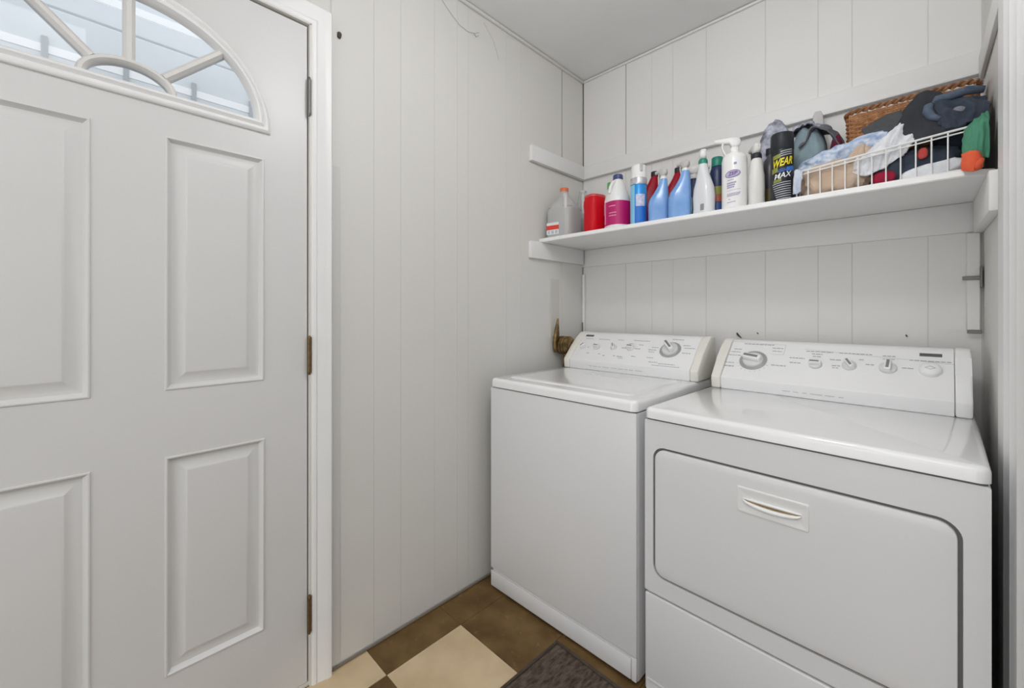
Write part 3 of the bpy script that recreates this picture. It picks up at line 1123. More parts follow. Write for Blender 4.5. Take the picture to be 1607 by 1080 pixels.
def outline_patch(w, d, r, a0, a1, z0, z1, th=0.0008, n=20):
    """thin label following the outline of a rounded body, between two headings"""
    full = rrect(w, d, r, 24)
    pts = sorted(((math.atan2(p[1], p[0]), p) for p in full), key=lambda q: q[0])
    sel = [p for a, p in pts if a0 <= a <= a1]
    bm = NB()
    k = 1 + th / (w / 2)
    loft(bm, [[(x, y, z0), (x * k, y * k, z0), (x * k, y * k, z1), (x, y, z1)] for x, y in sel])
    return bm


# ---- two clear gallon jugs
def jug(label, x, y, rz, h, cap, lab, wl=0.62):
    t = thing('water_jug', label, 'jug', (x, y, ZS), rz, 'clear gallon jugs on the shelf')
    w = 0.140
    lv = [(0.0, w * 0.90, w * 0.90, 0.026, 0, 0), (0.006, w, w, 0.032, 0, 0), (0.135, w, w, 0.034, 0, 0), (0.155, w * 0.94, w * 0.94, 0.045, 0, 0),
          (0.180, w * 0.72, w * 0.72, 0.048, 0, 0), (0.205, w * 0.44, w * 0.44, 0.030, 0, 0), (h - 0.022, 0.042, 0.042, 0.0205, 0, 0),
          (h - 0.004, 0.038, 0.038, 0.0185, 0, 0)]
    lp(lambda bm: bottle_loft(bm, lv), 'jug_body', P['jug'], t)
    lw = [(0.004, w * 0.86, w * 0.86, 0.026, 0, 0), (0.010, w * 0.95, w * 0.95, 0.032, 0, 0), (0.150 * wl / 0.62, w * 0.95, w * 0.95, 0.034, 0, 0)]
    lp(lambda bm: bottle_loft(bm, lw), 'water', P['jugw'], t)
    # loop handle on the front corner
    q = 1 / math.sqrt(2)
    pts = [(0.022, 0.0, h - 0.030), (0.045, 0.0, h - 0.034), (0.064, 0.0, h - 0.058), (0.073, 0.0, h - 0.090), (0.074, 0.0, 0.115), (0.068, 0.0, 0.098)]
    bm = NB()
    tube(bm, pts, [0.009, 0.0095, 0.0095, 0.0095, 0.009, 0.007], 10)
    xform(bm, Matrix.Rotation(-0.95, 4, 'Z'))
    finish(bm, 'handle', P['hand'], t)
    if cap:
        lp(lambda bm: lathe(bm, [(0.0205, h - 0.010), (0.0215, h - 0.006), (0.0215, h + 0.006), (0.019, h + 0.008), (0.0005, h + 0.008)], 24), 'cap', P['orange'], t)
    else:
        lp(lambda bm: lathe(bm, [(0.0195, h - 0.006), (0.0205, h - 0.004), (0.0205, h + 0.002), (0.016, h + 0.002), (0.016, h - 0.004)], 24), 'neck_ring', P['hand'], t)
    if lab:
        yf = -w / 2
        lp(lambda bm: box(bm, -0.058, 0.010, yf - 0.0008, yf + 0.002, 0.016, 0.074), 'label', P['labelw'], t, 0)
        lp(lambda bm: box(bm, -0.059, 0.011, yf - 0.0013, yf + 0.002, 0.039, 0.060), 'label_band', P['labelred'], t, 0)
        for k in range(3):
            bm = NB()
            box(bm, -0.052 + k * 0.021, -0.038 + k * 0.021, yf - 0.0012, yf - 0.0004, 0.019, 0.035)
            finish(bm, 'label_print', mat('label_grey_blue', (0.50, 0.56, 0.62), 0.5), t, 0)
    return t


jug('clear gallon water jug with orange cap and red and white label by the left wall', 0.084, -0.283, 0.12, 0.244, True, True)
jug('clear gallon jug without a cap behind the orange capped one in the corner', 0.080, -0.118, 0.0, 0.272, False, False, 0.66)

# ---- red tub
t = thing('red_tub', 'bright red rounded plastic tub between the clear jugs and the bleach jug', 'tub', (0.270, -0.295, ZS), -0.35)
lv = [(0.0, 0.074, 0.082, 0.022, 0, 0), (0.006, 0.082, 0.090, 0.026, 0, 0), (0.060, 0.084, 0.092, 0.028, 0, 0), (0.105, 0.082, 0.090, 0.028, 0, 0),
      (0.130, 0.085, 0.094, 0.028, 0, 0), (0.150, 0.084, 0.092, 0.028, 0, 0), (0.163, 0.077, 0.085, 0.026, 0, 0)]
lp(lambda bm: bottle_loft(bm, lv), 'tub_body', P['red'], t)
lv = [(0.1635, 0.078, 0.086, 0.026, 0, 0), (0.170, 0.079, 0.087, 0.026, 0, 0), (0.176, 0.074, 0.082, 0.026, 0, 0), (0.178, 0.06, 0.068, 0.024, 0, 0)]
lp(lambda bm: bottle_loft(bm, lv), 'lid', P['redlid'], t)

# ---- small green capped bottle behind the bleach
t = thing('green_capped_bottle', 'small bottle with a bright green cap hidden behind the bleach jug', 'bottle', (0.250, -0.125, ZS))
lp(lambda bm: lathe(bm, [(0.030, 0), (0.033, 0.004), (0.033, 0.19), (0.026, 0.222), (0.014, 0.240), (0.013, 0.252)], 24), 'bottle_body', P['offw'], t)
lp(lambda bm: lathe(bm, [(0.0155, 0.248), (0.0155, 0.276), (0.013, 0.279), (0.0005, 0.279)], 20), 'cap', P['brightgreen'], t)

# ---- bleach jug
t = thing('bleach_jug', 'white bleach jug with navy cap and magenta label', 'jug', (0.384, -0.290, ZS), -0.40)
lv = [(0.0, 0.100, 0.090, 0.040, 0, 0), (0.005, 0.112, 0.102, 0.046, 0, 0), (0.125, 0.112, 0.102, 0.046, 0, 0), (0.136, 0.111, 0.101, 0.046, 0, 0), (0.150, 0.102, 0.094, 0.044, 0, 0),
      (0.175, 0.082, 0.076, 0.037, 0.002, 0), (0.200, 0.060, 0.056, 0.027, 0.004, 0), (0.216, 0.044, 0.042, 0.0205, 0.005, 0), (0.226, 0.038, 0.038, 0.0188, 0.005, 0)]
lp(lambda bm: bottle_loft(bm, lv, 8), 'jug_body', P['white'], t)
lv2 = [(0.018, 0.1134, 0.1034, 0.0467, 0, 0), (0.122, 0.1134, 0.1034, 0.0467, 0, 0)]
lp(lambda bm: bottle_loft(bm, lv2, 8), 'label', P['pink'], t)
finish(outline_patch(0.1134, 0.1034, 0.0467, -2.75, -2.05, 0.070, 0.121), 'label_window', P['lilac'], t, 30)
finish(outline_patch(0.1134, 0.1034, 0.0467, -1.95, -1.80, 0.024, 0.120), 'label_stripe', mat('pale_pink', (0.74, 0.42, 0.55), 0.4), t, 30)
for z, a0, a1 in ((0.098, -1.55, -0.75), (0.068, -1.45, -0.70), (0.056, -1.5, -0.70), (0.032, -2.5, -2.0)):
    finish(outline_patch(0.1134, 0.1034, 0.0467, a0, a1, z, z + 0.004), 'label_print', mat('pink_print', (0.75, 0.30, 0.45), 0.5), t, 30)
lp(lambda bm: lathe(bm, [(0.0198, 0.224), (0.0215, 0.226), (0.0210, 0.243), (0.018, 0.246), (0.0005, 0.246)], 28, (0.005, 0, 0)), 'cap', P['navy'], t)
bm = NB()
tube(bm, [(0.010, -0.020, 0.214), (0.010, -0.033, 0.206), (0.009, -0.043, 0.185), (0.008, -0.047, 0.158)], [0.007, 0.0075, 0.0075, 0.006], 10)
finish(bm, 'handle', P['white'], t)

# ---- blue aerosol can
t = thing('aerosol_can', 'blue aerosol can with a notched white cap beside the bleach jug', 'can', (0.498, -0.312, ZS), CAM_A)
lp(lambda bm: lathe(bm, [(0.031, 0), (0.033, 0.002), (0.033, 0.167), (0.031, 0.171)], 36), 'can_body', P['sky'], t)
lp(lambda bm: lathe(bm, [(0.0336, 0.171), (0.034, 0.173), (0.034, 0.196), (0.033, 0.199)], 36), 'silver_band', P['silver'], t)
bm = curved_patch(0.0331, -1.6, -0.45, 0.004, 0.168)
finish(bm, 'label_aqua', P['aqua'], t)
bm = curved_patch(0.0331, -0.44, 1.3, 0.004, 0.082)
finish(bm, 'label_blue', P['blue'], t)
bm = curved_patch(0.0335, -0.30, 0.85, 0.078, 0.128)
finish(bm, 'label_emblem', mat('emblem_lilac', (0.40, 0.50, 0.76), 0.4, col2=(0.78, 0.70, 0.80), vscale=90), t)
bm = NB()
for k, (z, a0, a1) in enumerate(((0.150, -0.35, 0.7), (0.112, -0.1, 0.6), (0.102, 0.0, 0.55), (0.055, -0.3, 0.5), (0.045, -0.3, 0.35), (0.02, -1.2, -0.7), (0.06, -1.3, -0.8))):
    pass
bm.free()
lp(lambda bm: lathe(bm, [(0.0325, 0.199), (0.0325, 0.203), (0.031, 0.206), (0.030, 0.250), (0.027, 0.2535), (0.012, 0.2540), (0.011, 0.240), (0.0005, 0.240)], 36), 'cap', P['white'], t)
bm = NB()
box(bm, 0.020, 0.0312, 0.006, 0.017, 0.222, 0.2555, 0.002, 1)
finish(bm, 'cap_notch', mat('cap_shadow_grey', (0.45, 0.45, 0.46), 0.5), t)

# ---- two dark red bottles behind the blue ones
def red_bottle(label, x, y, rz, h):
    t = thing('dark_red_bottle', label, 'bottle', (x, y, ZS), rz, 'dark red bottles behind the blue sprayers')
    lv = [(0.0, 0.070, 0.050, 0.020, 0, 0), (0.005, 0.078, 0.056, 0.022, 0, 0), (0.110, 0.078, 0.056, 0.022, 0, 0), (0.160, 0.066, 0.050, 0.022, 0.006, 0),
          (0.205, 0.040, 0.036, 0.016, 0.018, 0), (h - 0.02, 0.026, 0.026, 0.0125, 0.024, 0)]
    lp(lambda bm: bottle_loft(bm, lv), 'bottle_body', P['darkred'], t)
    lp(lambda bm: lathe(bm, [(0.0150, h - 0.022), (0.0155, h - 0.018), (0.0150, h - 0.002), (0.012, h), (0.0005, h)], 20, (0.024, 0, 0)), 'cap', P['charcoal'], t)
    return t


red_bottle('dark red bottle leaning its shoulder out left of the first blue sprayer', 0.496, -0.215, 0.55, 0.252)
red_bottle('dark red bottle showing in the gap between the two blue sprayers', 0.588, -0.185, 0.55, 0.254)

# ---- two blue sprayers
def blue_sprayer(label, x, y, s, lab):
    t = thing('spray_bottle', label, 'bottle', (x, y, ZS), 0.42, 'light blue spray bottles')
    lv = [(0.0, 0.074, 0.044, 0.018, 0, 0), (0.005, 0.080, 0.050, 0.021, 0, 0), (0.080, 0.080, 0.050, 0.021, 0, 0), (0.100, 0.074, 0.048, 0.021, 0.003, 0),
          (0.125, 0.056, 0.042, 0.019, 0.011, 0), (0.150, 0.040, 0.035, 0.016, 0.017, 0), (0.172, 0.031, 0.030, 0.0148, 0.020, 0), (0.180, 0.027, 0.027, 0.0132, 0.020, 0)]
    lv = [(z * s, w * s, d * s, r * s, ox * s, oy) for z, w, d, r, ox, oy in lv]
    lp(lambda bm: bottle_loft(bm, lv), 'bottle_body', P['bottleblue'], t)
    sprayer(t, 0.176 * s, P['greycap'], P['greycap'], mat('milky_collar', (0.78, 0.78, 0.76), 0.3), 2.4, 0.020 * s, 0, 0.86, 0.036, trigger=True)
    bm = NB()
    rings = []
    for k, xx in enumerate((0.0008, 0.0016)):
        pass
    # oval label on the right hand face
    n = 24
    rr_ = []
    for xx in (0.0402 * s, 0.0412 * s):
        rr_.append([(xx, 0.017 * s * math.cos(2 * PI * k / n), (0.045 + 0.036 * math.sin(2 * PI * k / n)) * s) for k in range(n)])
    loft(bm, rr_)
    finish(bm, 'label', lab, t, smooth=0)
    bm = NB()
    rr_ = []
    for yy in (-0.0252 * s, -0.0260 * s):
        rr_.append([((0.008 + 0.019 * math.cos(2 * PI * k / n)) * s, yy, (0.045 + 0.034 * math.sin(2 * PI * k / n)) * s) for k in range(n)])
    return t


blue_sprayer('light blue spray bottle with cloudy sprayer standing beside the blue aerosol can', 0.586, -0.314, 0.98, mat('blue_white_label', (0.45, 0.58, 0.76), 0.4, col2=(0.10, 0.20, 0.42), vscale=50))
blue_sprayer('light blue spray bottle with pale green oval label beside the white sprayer', 0.672, -0.312, 1.05, P['palegreen'])

# ---- white sprayer with green collar
t = thing('spray_bottle', 'white spray bottle with a green collar, its nozzle turned to the wall', 'bottle', (0.764, -0.312, ZS), -0.35)
lv = [(0.0, 0.074, 0.050, 0.020, 0, 0), (0.005, 0.080, 0.056, 0.024, 0, 0), (0.030, 0.078, 0.054, 0.024, 0, 0), (0.070, 0.080, 0.056, 0.024, 0, 0), (0.105, 0.074, 0.052, 0.024, 0, 0),
      (0.130, 0.060, 0.046, 0.022, -0.001, 0), (0.155, 0.046, 0.040, 0.019, -0.003, 0), (0.185, 0.034, 0.034, 0.0165, -0.004, 0), (0.198, 0.030, 0.030, 0.0148, -0.004, 0)]
lp(lambda bm: bottle_loft(bm, lv), 'bottle_body', mat('glossy_white_bottle', (0.74, 0.75, 0.77), 0.14, bump=0.5, bscale=35), t)
sprayer(t, 0.196, P['white'], P['white'], P['green'], 2.30, -0.004, 0, 1.05, 0.050)
lp(lambda bm: box(bm, 0.006, 0.022, -0.0285, -0.020, 0.016, 0.040, 0.001, 1), 'label_print', mat('print_grey', (0.30, 0.30, 0.30), 0.5), t, 0)

# ---- low sprayer hidden behind it, pale trigger showing
t = thing('spray_bottle', 'small navy spray bottle with pale grey trigger behind the blue and white sprayers', 'bottle', (0.690, -0.215, ZS), 0.2)
lp(lambda bm: lathe(bm, [(0.030, 0), (0.033, 0.004), (0.033, 0.12), (0.027, 0.150), (0.015, 0.168), (0.014, 0.180)], 24), 'bottle_body', P['navylab'], t)
sprayer(t, 0.178, P['offw'], P['offw'], P['offw'], 0.25, 0, 0, 1.0, 0.048)

# ---- red trigger sprayer at the back
t = thing('spray_bottle', 'pale spray bottle with a dark red trigger behind the white sprayer with green collar', 'bottle', (0.742, -0.120, ZS), 0.3)
lp(lambda bm: lathe(bm, [(0.030, 0), (0.033, 0.004), (0.033, 0.14), (0.027, 0.172), (0.015, 0.195), (0.014, 0.206)], 24), 'bottle_body', P['offw'], t)
sprayer(t, 0.204, P['offw'], P['darkred'], P['offw'], -0.95, 0, 0, 1.0, 0.046)

# ---- dark bottle with green cap
t = thing('green_capped_bottle', 'dark navy bottle with teal green cap squeezed left of the white sprayer with purple print', 'bottle', (0.795, -0.262, ZS), CAM_A)
lp(lambda bm: lathe(bm, [(0.024, 0), (0.026, 0.003), (0.026, 0.168), (0.021, 0.186), (0.017, 0.190)], 28), 'bottle_body', P['navylab'], t)
lp(lambda bm: lathe(bm, [(0.0200, 0.190), (0.0205, 0.193), (0.0200, 0.222), (0.018, 0.225), (0.0005, 0.225)], 24), 'cap', P['green'], t)
finish(curved_patch(0.0262, -1.3, 1.3, 0.075, 0.110), 'label_band', P['olive'], t)
finish(curved_patch(0.0264, -1.2, 0.6, 0.052, 0.080), 'label_print', P['rust'], t)
finish(curved_patch(0.0262, -1.3, 1.3, 0.006, 0.050), 'label_base', mat('royal_blue_label', (0.03, 0.08, 0.25), 0.4), t)

# ---- big white sprayer with purple print
t = thing('spray_bottle', 'large white cylinder spray bottle with purple oval print', 'bottle', (0.869, -0.310, ZS))
lp(lambda bm: lathe(bm, [(0.037, 0), (0.0405, 0.004), (0.041, 0.02), (0.041, 0.180), (0.038, 0.194), (0.026, 0.206), (0.0155, 0.211), (0.0145, 0.216)], 40), 'bottle_body', P['white'], t)
sprayer(t, 0.212, P['white'], P['white'], P['white'], 3.6, 0, 0, 0.98, 0.058)
A0 = CAM_A - 0.30
f = on_cyl(0.041, A0, 0.125)


def oval(rx, rz_, dz, n=40, off=0.0, w=None, tilt=0.10):
    bm = NB()
    rings = []
    for k in range(n):
        a = 2 * PI * k / n
        rings.append((math.cos(a), math.sin(a)))
    outer_ = [Vector(on_cyl(0.041 + off, A0, 0.125 + dz)(rx * c, rz_ * s + rx * c * tilt)) for c, s in rings]
    inner_ = [Vector(on_cyl(0.041 + off, A0, 0.125 + dz)((rx - w) * c, (rz_ - w) * s + rx * c * tilt)) for c, s in rings] if w else None
    vo = [bm.verts.new(p) for p in outer_]
    if inner_:
        vi = [bm.verts.new(p) for p in inner_]
        for k in range(n):
            j = (k + 1) % n
            bm.faces.new((vo[k], vo[j], vi[j], vi[k]))
    else:
        # strips so that the oval follows the curve of the bottle
        for k in range(1, n // 2):
            a, b = vo[k], vo[n - k]
            c, d = vo[k - 1], vo[(n - k + 1) % n]
            vs = [a, b, d, c] if c != d else [a, b, c]
            bm.faces.new(vs)
        k = n // 2
        bm.faces.new((vo[k], vo[k + 1], vo[k - 1]))
    return bm


finish(oval(0.0245, 0.0125, 0.0, off=0.0), 'logo_field', mat('logo_lavender', (0.55, 0.50, 0.68), 0.5), t, 0)
finish(oval(0.0250, 0.0130, 0.0, off=0.0005, w=0.0022), 'logo_border', P['purple'], t, 0)
strip_text('ZEP', 0.0165, P['purple'], 'logo_lettering', t, lambda x, z: on_cyl(0.0416, A0, 0.125)(x, z + x * 0.10), shear=0.2, weight=0.0006)
bm = NB()
for z, x0, x1, h in ((0.156, 0.004, 0.013, 0.008), (0.103, -0.016, 0.004, 0.003), (0.091, -0.018, 0.012, 0.0052), (0.083, -0.018, 0.008, 0.0052), (0.076, -0.018, 0.006, 0.0045),
                     (0.067, -0.018, 0.026, 0.0012), (0.055, -0.018, 0.026, 0.002), (0.051, -0.018, 0.024, 0.002), (0.047, -0.018, 0.020, 0.002), (0.035, -0.012, -0.008, 0.003),
                     (0.025, -0.018, 0.010, 0.0025)):
    m_ = 6
    for k in range(m_):
        xa, xb = x0 + (x1 - x0) * k / m_, x0 + (x1 - x0) * (k + 0.82) / m_
        fn = on_cyl(0.041, A0, z)
        q = [bm.verts.new(fn(a, b)) for a, b in ((xa, 0 + xa * 0.1), (xb, 0 + xb * 0.1), (xb, h + xb * 0.1), (xa, h + xa * 0.1))]
        bm.faces.new(q)
finish(bm, 'printed_lettering', mat('faded_purple', (0.34, 0.29, 0.48), 0.5), t, 0)['kind'] = 'stuff'

# ---- off-white bottle with dark collar
t = thing('spray_bottle', 'plain off white bottle with black collar between the purple print sprayer and the black can', 'bottle', (0.937, -0.300, ZS), CAM_A + PI / 2)
lv = [(0.0, 0.044, 0.040, 0.018, 0, 0), (0.004, 0.050, 0.046, 0.020, 0, 0), (0.080, 0.050, 0.046, 0.020, 0, 0), (0.112, 0.049, 0.044, 0.020, 0, 0), (0.130, 0.043, 0.040, 0.018, 0, 0),
      (0.152, 0.041, 0.038, 0.018, 0, 0), (0.166, 0.036, 0.034, 0.0165, 0, 0), (0.176, 0.026, 0.026, 0.0128, 0, 0)]
lp(lambda bm: bottle_loft(bm, lv), 'bottle_body', P['offw'], t)
sprayer(t, 0.174, P['offw'], P['charcoal'], P['charcoal'], PI * 0.55, 0, 0, 1.0, 0.046, 0.0165)

# ---- black can with yellow print
t = thing('aerosol_can', 'tall black can with yellow and white lettering beside the wire basket', 'can', (1.016, -0.312, ZS))
lp(lambda bm: lathe(bm, [(0.031, 0), (0.033, 0.002), (0.033, 0.170), (0.0325, 0.174)], 40), 'can_body', P['black'], t)
lp(lambda bm: lathe(bm, [(0.0322, 0.174), (0.0335, 0.176), (0.0330, 0.226), (0.031, 0.231), (0.0005, 0.232)], 40), 'cap', P['charcoal'], t)
A1 = math.atan2(-1.62, 0.33)
tl = 0.16
strip_text('WEAR', 0.0265, P['yellow'], 'yellow_lettering', t, lambda x, z: on_cyl(0.033, A1, 0.129)(x * 0.80, z * 1.30 + x * tl), shear=0.30, weight=0.0007)
strip_text('MAX', 0.0235, P['prt_white'], 'white_lettering', t, lambda x, z: on_cyl(0.033, A1, 0.086)(x * 0.95, z * 1.05 + x * tl), shear=0.25, weight=0.0004)


def canpatch(items, m, name):
    bm = NB()
    for x0, x1, z0, z1, sl in items:
        m_ = max(3, int((x1 - x0) / 0.006))
        rings = []
        for k in range(m_ + 1):
            x = x0 + (x1 - x0) * k / m_
            fn = on_cyl(0.0326, A1, 0)
            rings.append([fn(x, z0 + x * sl), fn(x, z1 + x * sl)])
        R = [[bm.verts.new(p) for p in r] for r in rings]
        for a, b in zip(R[:-1], R[1:]):
            bm.faces.new((a[0], b[0], b[1], a[1]))
    o = finish(bm, name, m, t, smooth=0)
    o['kind'] = 'stuff'
    return o


canpatch([(-0.028, -0.004, 0.146, 0.160, 0.2), (-0.032, -0.012, 0.102, 0.118, 0.2), (-0.026, -0.002, 0.068, 0.078, 0.2)], P['olive'], 'olive_print')
canpatch([(0.012, 0.038, 0.096, 0.110, 0.2), (-0.012, 0.012, 0.100, 0.103, 0.2), (-0.012, 0.010, 0.106, 0.108, 0.2)], P['printblue'], 'blue_print')
canpatch([(-0.004, 0.030, 0.150 + k * 0.007, 0.1525 + k * 0.007, 0.2) for k in range(3)] + [(-0.03 + 0.002 * k, 0.026, 0.062 - k * 0.0075, 0.0645 - k * 0.0075, 0.12) for k in range(8)], mat('grey_lines', (0.50, 0.52, 0.56), 0.5), 'small_print')

# ---- narrow dark bottle in the shadow left of the can
t = thing('dark_bottle', 'narrow dark bottle in the gap left of the black can with yellow lettering', 'bottle', (0.962, -0.225, ZS), CAM_A)
lp(lambda bm: lathe(bm, [(0.024, 0), (0.026, 0.003), (0.026, 0.150), (0.020, 0.180), (0.012, 0.19), (0.012, 0.2)], 24), 'bottle_body', mat('smoky_bottle', (0.06, 0.055, 0.065), 0.35), t)
finish(curved_patch(0.0262, -0.9, 0.9, 0.03, 0.075), 'label', mat('smoky_label', (0.13, 0.10, 0.03), 0.5), t)
lp(lambda bm: lathe(bm, [(0.014, 0.2), (0.014, 0.222), (0.0005, 0.224)], 20), 'cap', P['charcoal'], t)


# ================================================================== CLOTH
def cr(p0, p1, p2, p3, t):
    return 0.5 * ((2 * p1) + (-p0 + p2) * t + (2 * p0 - 5 * p1 + 4 * p2 - p3) * t * t + (-p0 + 3 * p1 - 3 * p2 + p3) * t ** 3)


def crv(P_, u):
    n = len(P_) - 1
    x = u * n
    i = min(int(x), n - 1)
    t = x - i
    g = lambda k: P_[max(0, min(n, k))]
    return cr(g(i - 1), g(i), g(i + 1), g(i + 2), t)


def sheet(name, ctrl, m, parent=None, nu=36, nv=36, fold=0.006, fu=3.0, fv=6.0, seed=0, th=0.004, fine=0.0015):
    """soft cloth through a grid of control points, with folds and real thickness"""
    C_ = [[Vector(p) for p in row] for row in ctrl]
    pts = []
    for i in range(nu + 1):
        u = i / nu
        row = [crv([C_[r][c] for r in range(len(C_))], u) for c in range(len(C_[0]))]
        pts.append([crv(row, j / nv) for j in range(nv + 1)])
    bm = NB()
    V = []
    for i in range(nu + 1):
        r = []
        for j in range(nv + 1):
            a = pts[min(i + 1, nu)][j] - pts[max(i - 1, 0)][j]
            b = pts[i][min(j + 1, nv)] - pts[i][max(j - 1, 0)]
            nrm = a.cross(b)
            nrm = nrm.normalized() if nrm.length > 1e-9 else Vector((0, 0, 1))
            q = noise.noise(Vector((i / nu * fu + seed, j / nv * fv, seed * 1.7)))
            q2 = noise.noise(Vector((i / nu * fu * 2.7 + seed, j / nv * fv * 2.7, seed * 0.7 + 5)))
            r.append(bm.verts.new(pts[i][j] + nrm * ((1 - 2 * abs(q)) * fold + q2 * fold * 0.4)))
        V.append(r)
    for i in range(nu):
        for j in range(nv):
            bm.faces.new((V[i][j], V[i + 1][j], V[i + 1][j + 1], V[i][j + 1]))
    bm.normal_update()
    # thickness: offset copy joined along the rim
    vs = list(bm.verts)
    nr = [v.normal.copy() for v in vs]
    low = [bm.verts.new(v.co - n * th) for v, n in zip(vs, nr)]
    W_ = nv + 1
    for i in range(nu):
        for j in range(nv):
            a, b, c, d = i * W_ + j, (i + 1) * W_ + j, (i + 1) * W_ + j + 1, i * W_ + j + 1
            bm.faces.new((low[d], low[c], low[b], low[a]))
    rim = [(0, j) for j in range(nv)] + [(i, nv) for i in range(nu)] + [(nu, nv - j) for j in range(nv)] + [(nu - i, 0) for i in range(nu)]
    idx = [i * W_ + j for i, j in rim]
    for k in range(len(idx)):
        a, b = idx[k], idx[(k + 1) % len(idx)]
        bm.faces.new((vs[a], low[a], low[b], vs[b]))
    return finish(bm, name, m, parent, smooth=180)


def lump(name, c, r, m, parent=None, amp=0.25, freq=(14, 14, 9), seed=0, zmin=None, ymin=None, xmax=None, ymax=None, sub=4, rot=0.0):
    """crumpled bundle of cloth: ridged folds over a flattened ball"""
    bm = NB()
    bmesh.ops.create_icosphere(bm, subdivisions=sub, radius=1.0)
    R3 = Matrix.Rotation(rot, 3, 'Y')
    for v in bm.verts:
        d = v.co.normalized()
        # squared-off ball
        k = (abs(d.x) ** 3 + abs(d.y) ** 3 + abs(d.z) ** 3) ** (-1 / 3)
        p = Vector((d.x * r[0], d.y * r[1], d.z * r[2])) * (0.45 + 0.55 * k)
        p = R3 @ p
        q = Vector((p.x * freq[0] + seed, p.y * freq[1], p.z * freq[2] + seed * 0.3))
        warp = noise.noise_vector(q * 0.6) * 0.7
        n1 = 1 - 2 * abs(noise.noise(q + warp))
        n2 = 1 - 2 * abs(noise.noise(q * 2.3 + warp + Vector((3, 1, 7))))
        p = p * (1 + amp * (0.6 * n1 + 0.3 * n2 - 0.25))
        p = p + Vector(c)
        if zmin is not None and p.z < zmin:
            p.z = zmin + (p.z - zmin) * 0.02
        if ymin is not None and p.y < ymin:
            p.y = ymin + (p.y - ymin) * 0.05
        if ymax is not None and p.y > ymax:
            p.y = ymax + (p.y - ymax) * 0.03
        if xmax is not None and p.x > xmax:
            p.x = xmax + (p.x - xmax) * 0.03
        v.co = p
    return finish(bm, name, m, parent, smooth=180)


def cloth_mat(name, col, col2=None, vs=20, rough=0.9, bump=0.35, bs=400, stretch=None):
    return mat(name, col, rough, col2=col2 or tuple(c * 0.85 for c in col), vscale=vs, bump=bump, bscale=bs, sheen=0.04, spec=0.15, stretch=stretch)


K_BLUEW = cloth_mat('blue_white_towel', (0.70, 0.76, 0.84), (0.27, 0.38, 0.60), 45, stretch=(1.2, 1.2, 1.6))
K_TAN = cloth_mat('tan_cotton', (0.64, 0.50, 0.39), (0.52, 0.39, 0.29), 14)
K_WHITE = cloth_mat('white_knit', (0.80, 0.81, 0.83), (0.62, 0.64, 0.68), 40)
K_BLACK = cloth_mat('black_cotton', (0.046, 0.049, 0.058), (0.036, 0.039, 0.046), 9)
K_GREY = cloth_mat('charcoal_cotton', (0.095, 0.10, 0.105), (0.07, 0.075, 0.08), 9)
K_NAVY = cloth_mat('navy_denim', (0.055, 0.068, 0.095), (0.035, 0.045, 0.065), 25)
K_DENIM = cloth_mat('faded_denim', (0.115, 0.15, 0.205), (0.07, 0.095, 0.14), 40)
K_GREEN = cloth_mat('green_cotton', (0.085, 0.28, 0.175), (0.05, 0.19, 0.125), 14)
K_ORANGE = cloth_mat('orange_cotton', (0.80, 0.155, 0.07), (0.72, 0.11, 0.05), 14)
K_TEAL = cloth_mat('grey_teal_cotton', (0.30, 0.40, 0.43), (0.22, 0.29, 0.33), 12)
K_SLATE = cloth_mat('slate_cotton', (0.17, 0.175, 0.195), (0.11, 0.11, 0.13), 12)
K_PRINT = cloth_mat('patterned_cotton', (0.58, 0.60, 0.70), (0.13, 0.13, 0.17), 34)
K_WINE = cloth_mat('wine_cotton', (0.20, 0.02, 0.05), (0.10, 0.01, 0.03), 12)

# bundle of folded clothes behind the black can
o = tag(lump('clothes_bundle', (0.952, -0.105, 1.688), (0.052, 0.060, 0.178), K_PRINT, amp=0.16, freq=(22, 22, 12), seed=3, zmin=ZS, ymax=-0.03),
        'blue grey patterned cloth bundle stuffed behind the off white bottle', 'clothes', 'clothes behind the bottles')
o = tag(lump('clothes_bundle', (1.062, -0.125, 1.660), (0.050, 0.070, 0.150), K_TEAL, amp=0.16, freq=(18, 18, 9), seed=11, zmin=ZS, ymax=-0.03),
        'grey teal cloth bundle standing behind the black can', 'clothes', 'clothes behind the bottles')
o = tag(sheet('folded_cloth', [[(1.045, -0.21, 1.72), (1.08, -0.20, 1.775), (1.125, -0.19, 1.77), (1.150, -0.18, 1.70)],
                               [(1.050, -0.16, 1.74), (1.085, -0.15, 1.795), (1.13, -0.14, 1.79), (1.160, -0.13, 1.70)],
                               [(1.055, -0.11, 1.73), (1.09, -0.10, 1.785), (1.13, -0.09, 1.78), (1.162, -0.08, 1.69)]],
              K_SLATE, fold=0.010, fu=2, fv=5, seed=5),
        'slate grey cloth folded over the teal bundle', 'clothes', 'clothes behind the bottles')
o = tag(lump('folded_cloth', (1.142, -0.135, 1.632), (0.022, 0.055, 0.120), K_WINE, amp=0.14, freq=(18, 18, 9), seed=21, zmin=ZS, ymax=-0.03),
        'wine coloured cloth tucked right of the slate cloth', 'clothes', 'clothes behind the bottles')
o = tag(sheet('patterned_scarf', [[(0.985, -0.19, 1.765), (1.02, -0.185, 1.80), (1.06, -0.18, 1.815), (1.10, -0.175, 1.79)],
                                  [(0.985, -0.14, 1.785), (1.02, -0.135, 1.822), (1.06, -0.13, 1.835), (1.10, -0.125, 1.81)],
                                  [(0.985, -0.09, 1.78), (1.02, -0.085, 1.812), (1.06, -0.08, 1.825), (1.10, -0.075, 1.80)]],
              K_PRINT, fold=0.012, fu=2.5, fv=5, seed=9),
        'dark and white patterned scarf crumpled on top of the teal bundle', 'clothes', 'clothes behind the bottles')
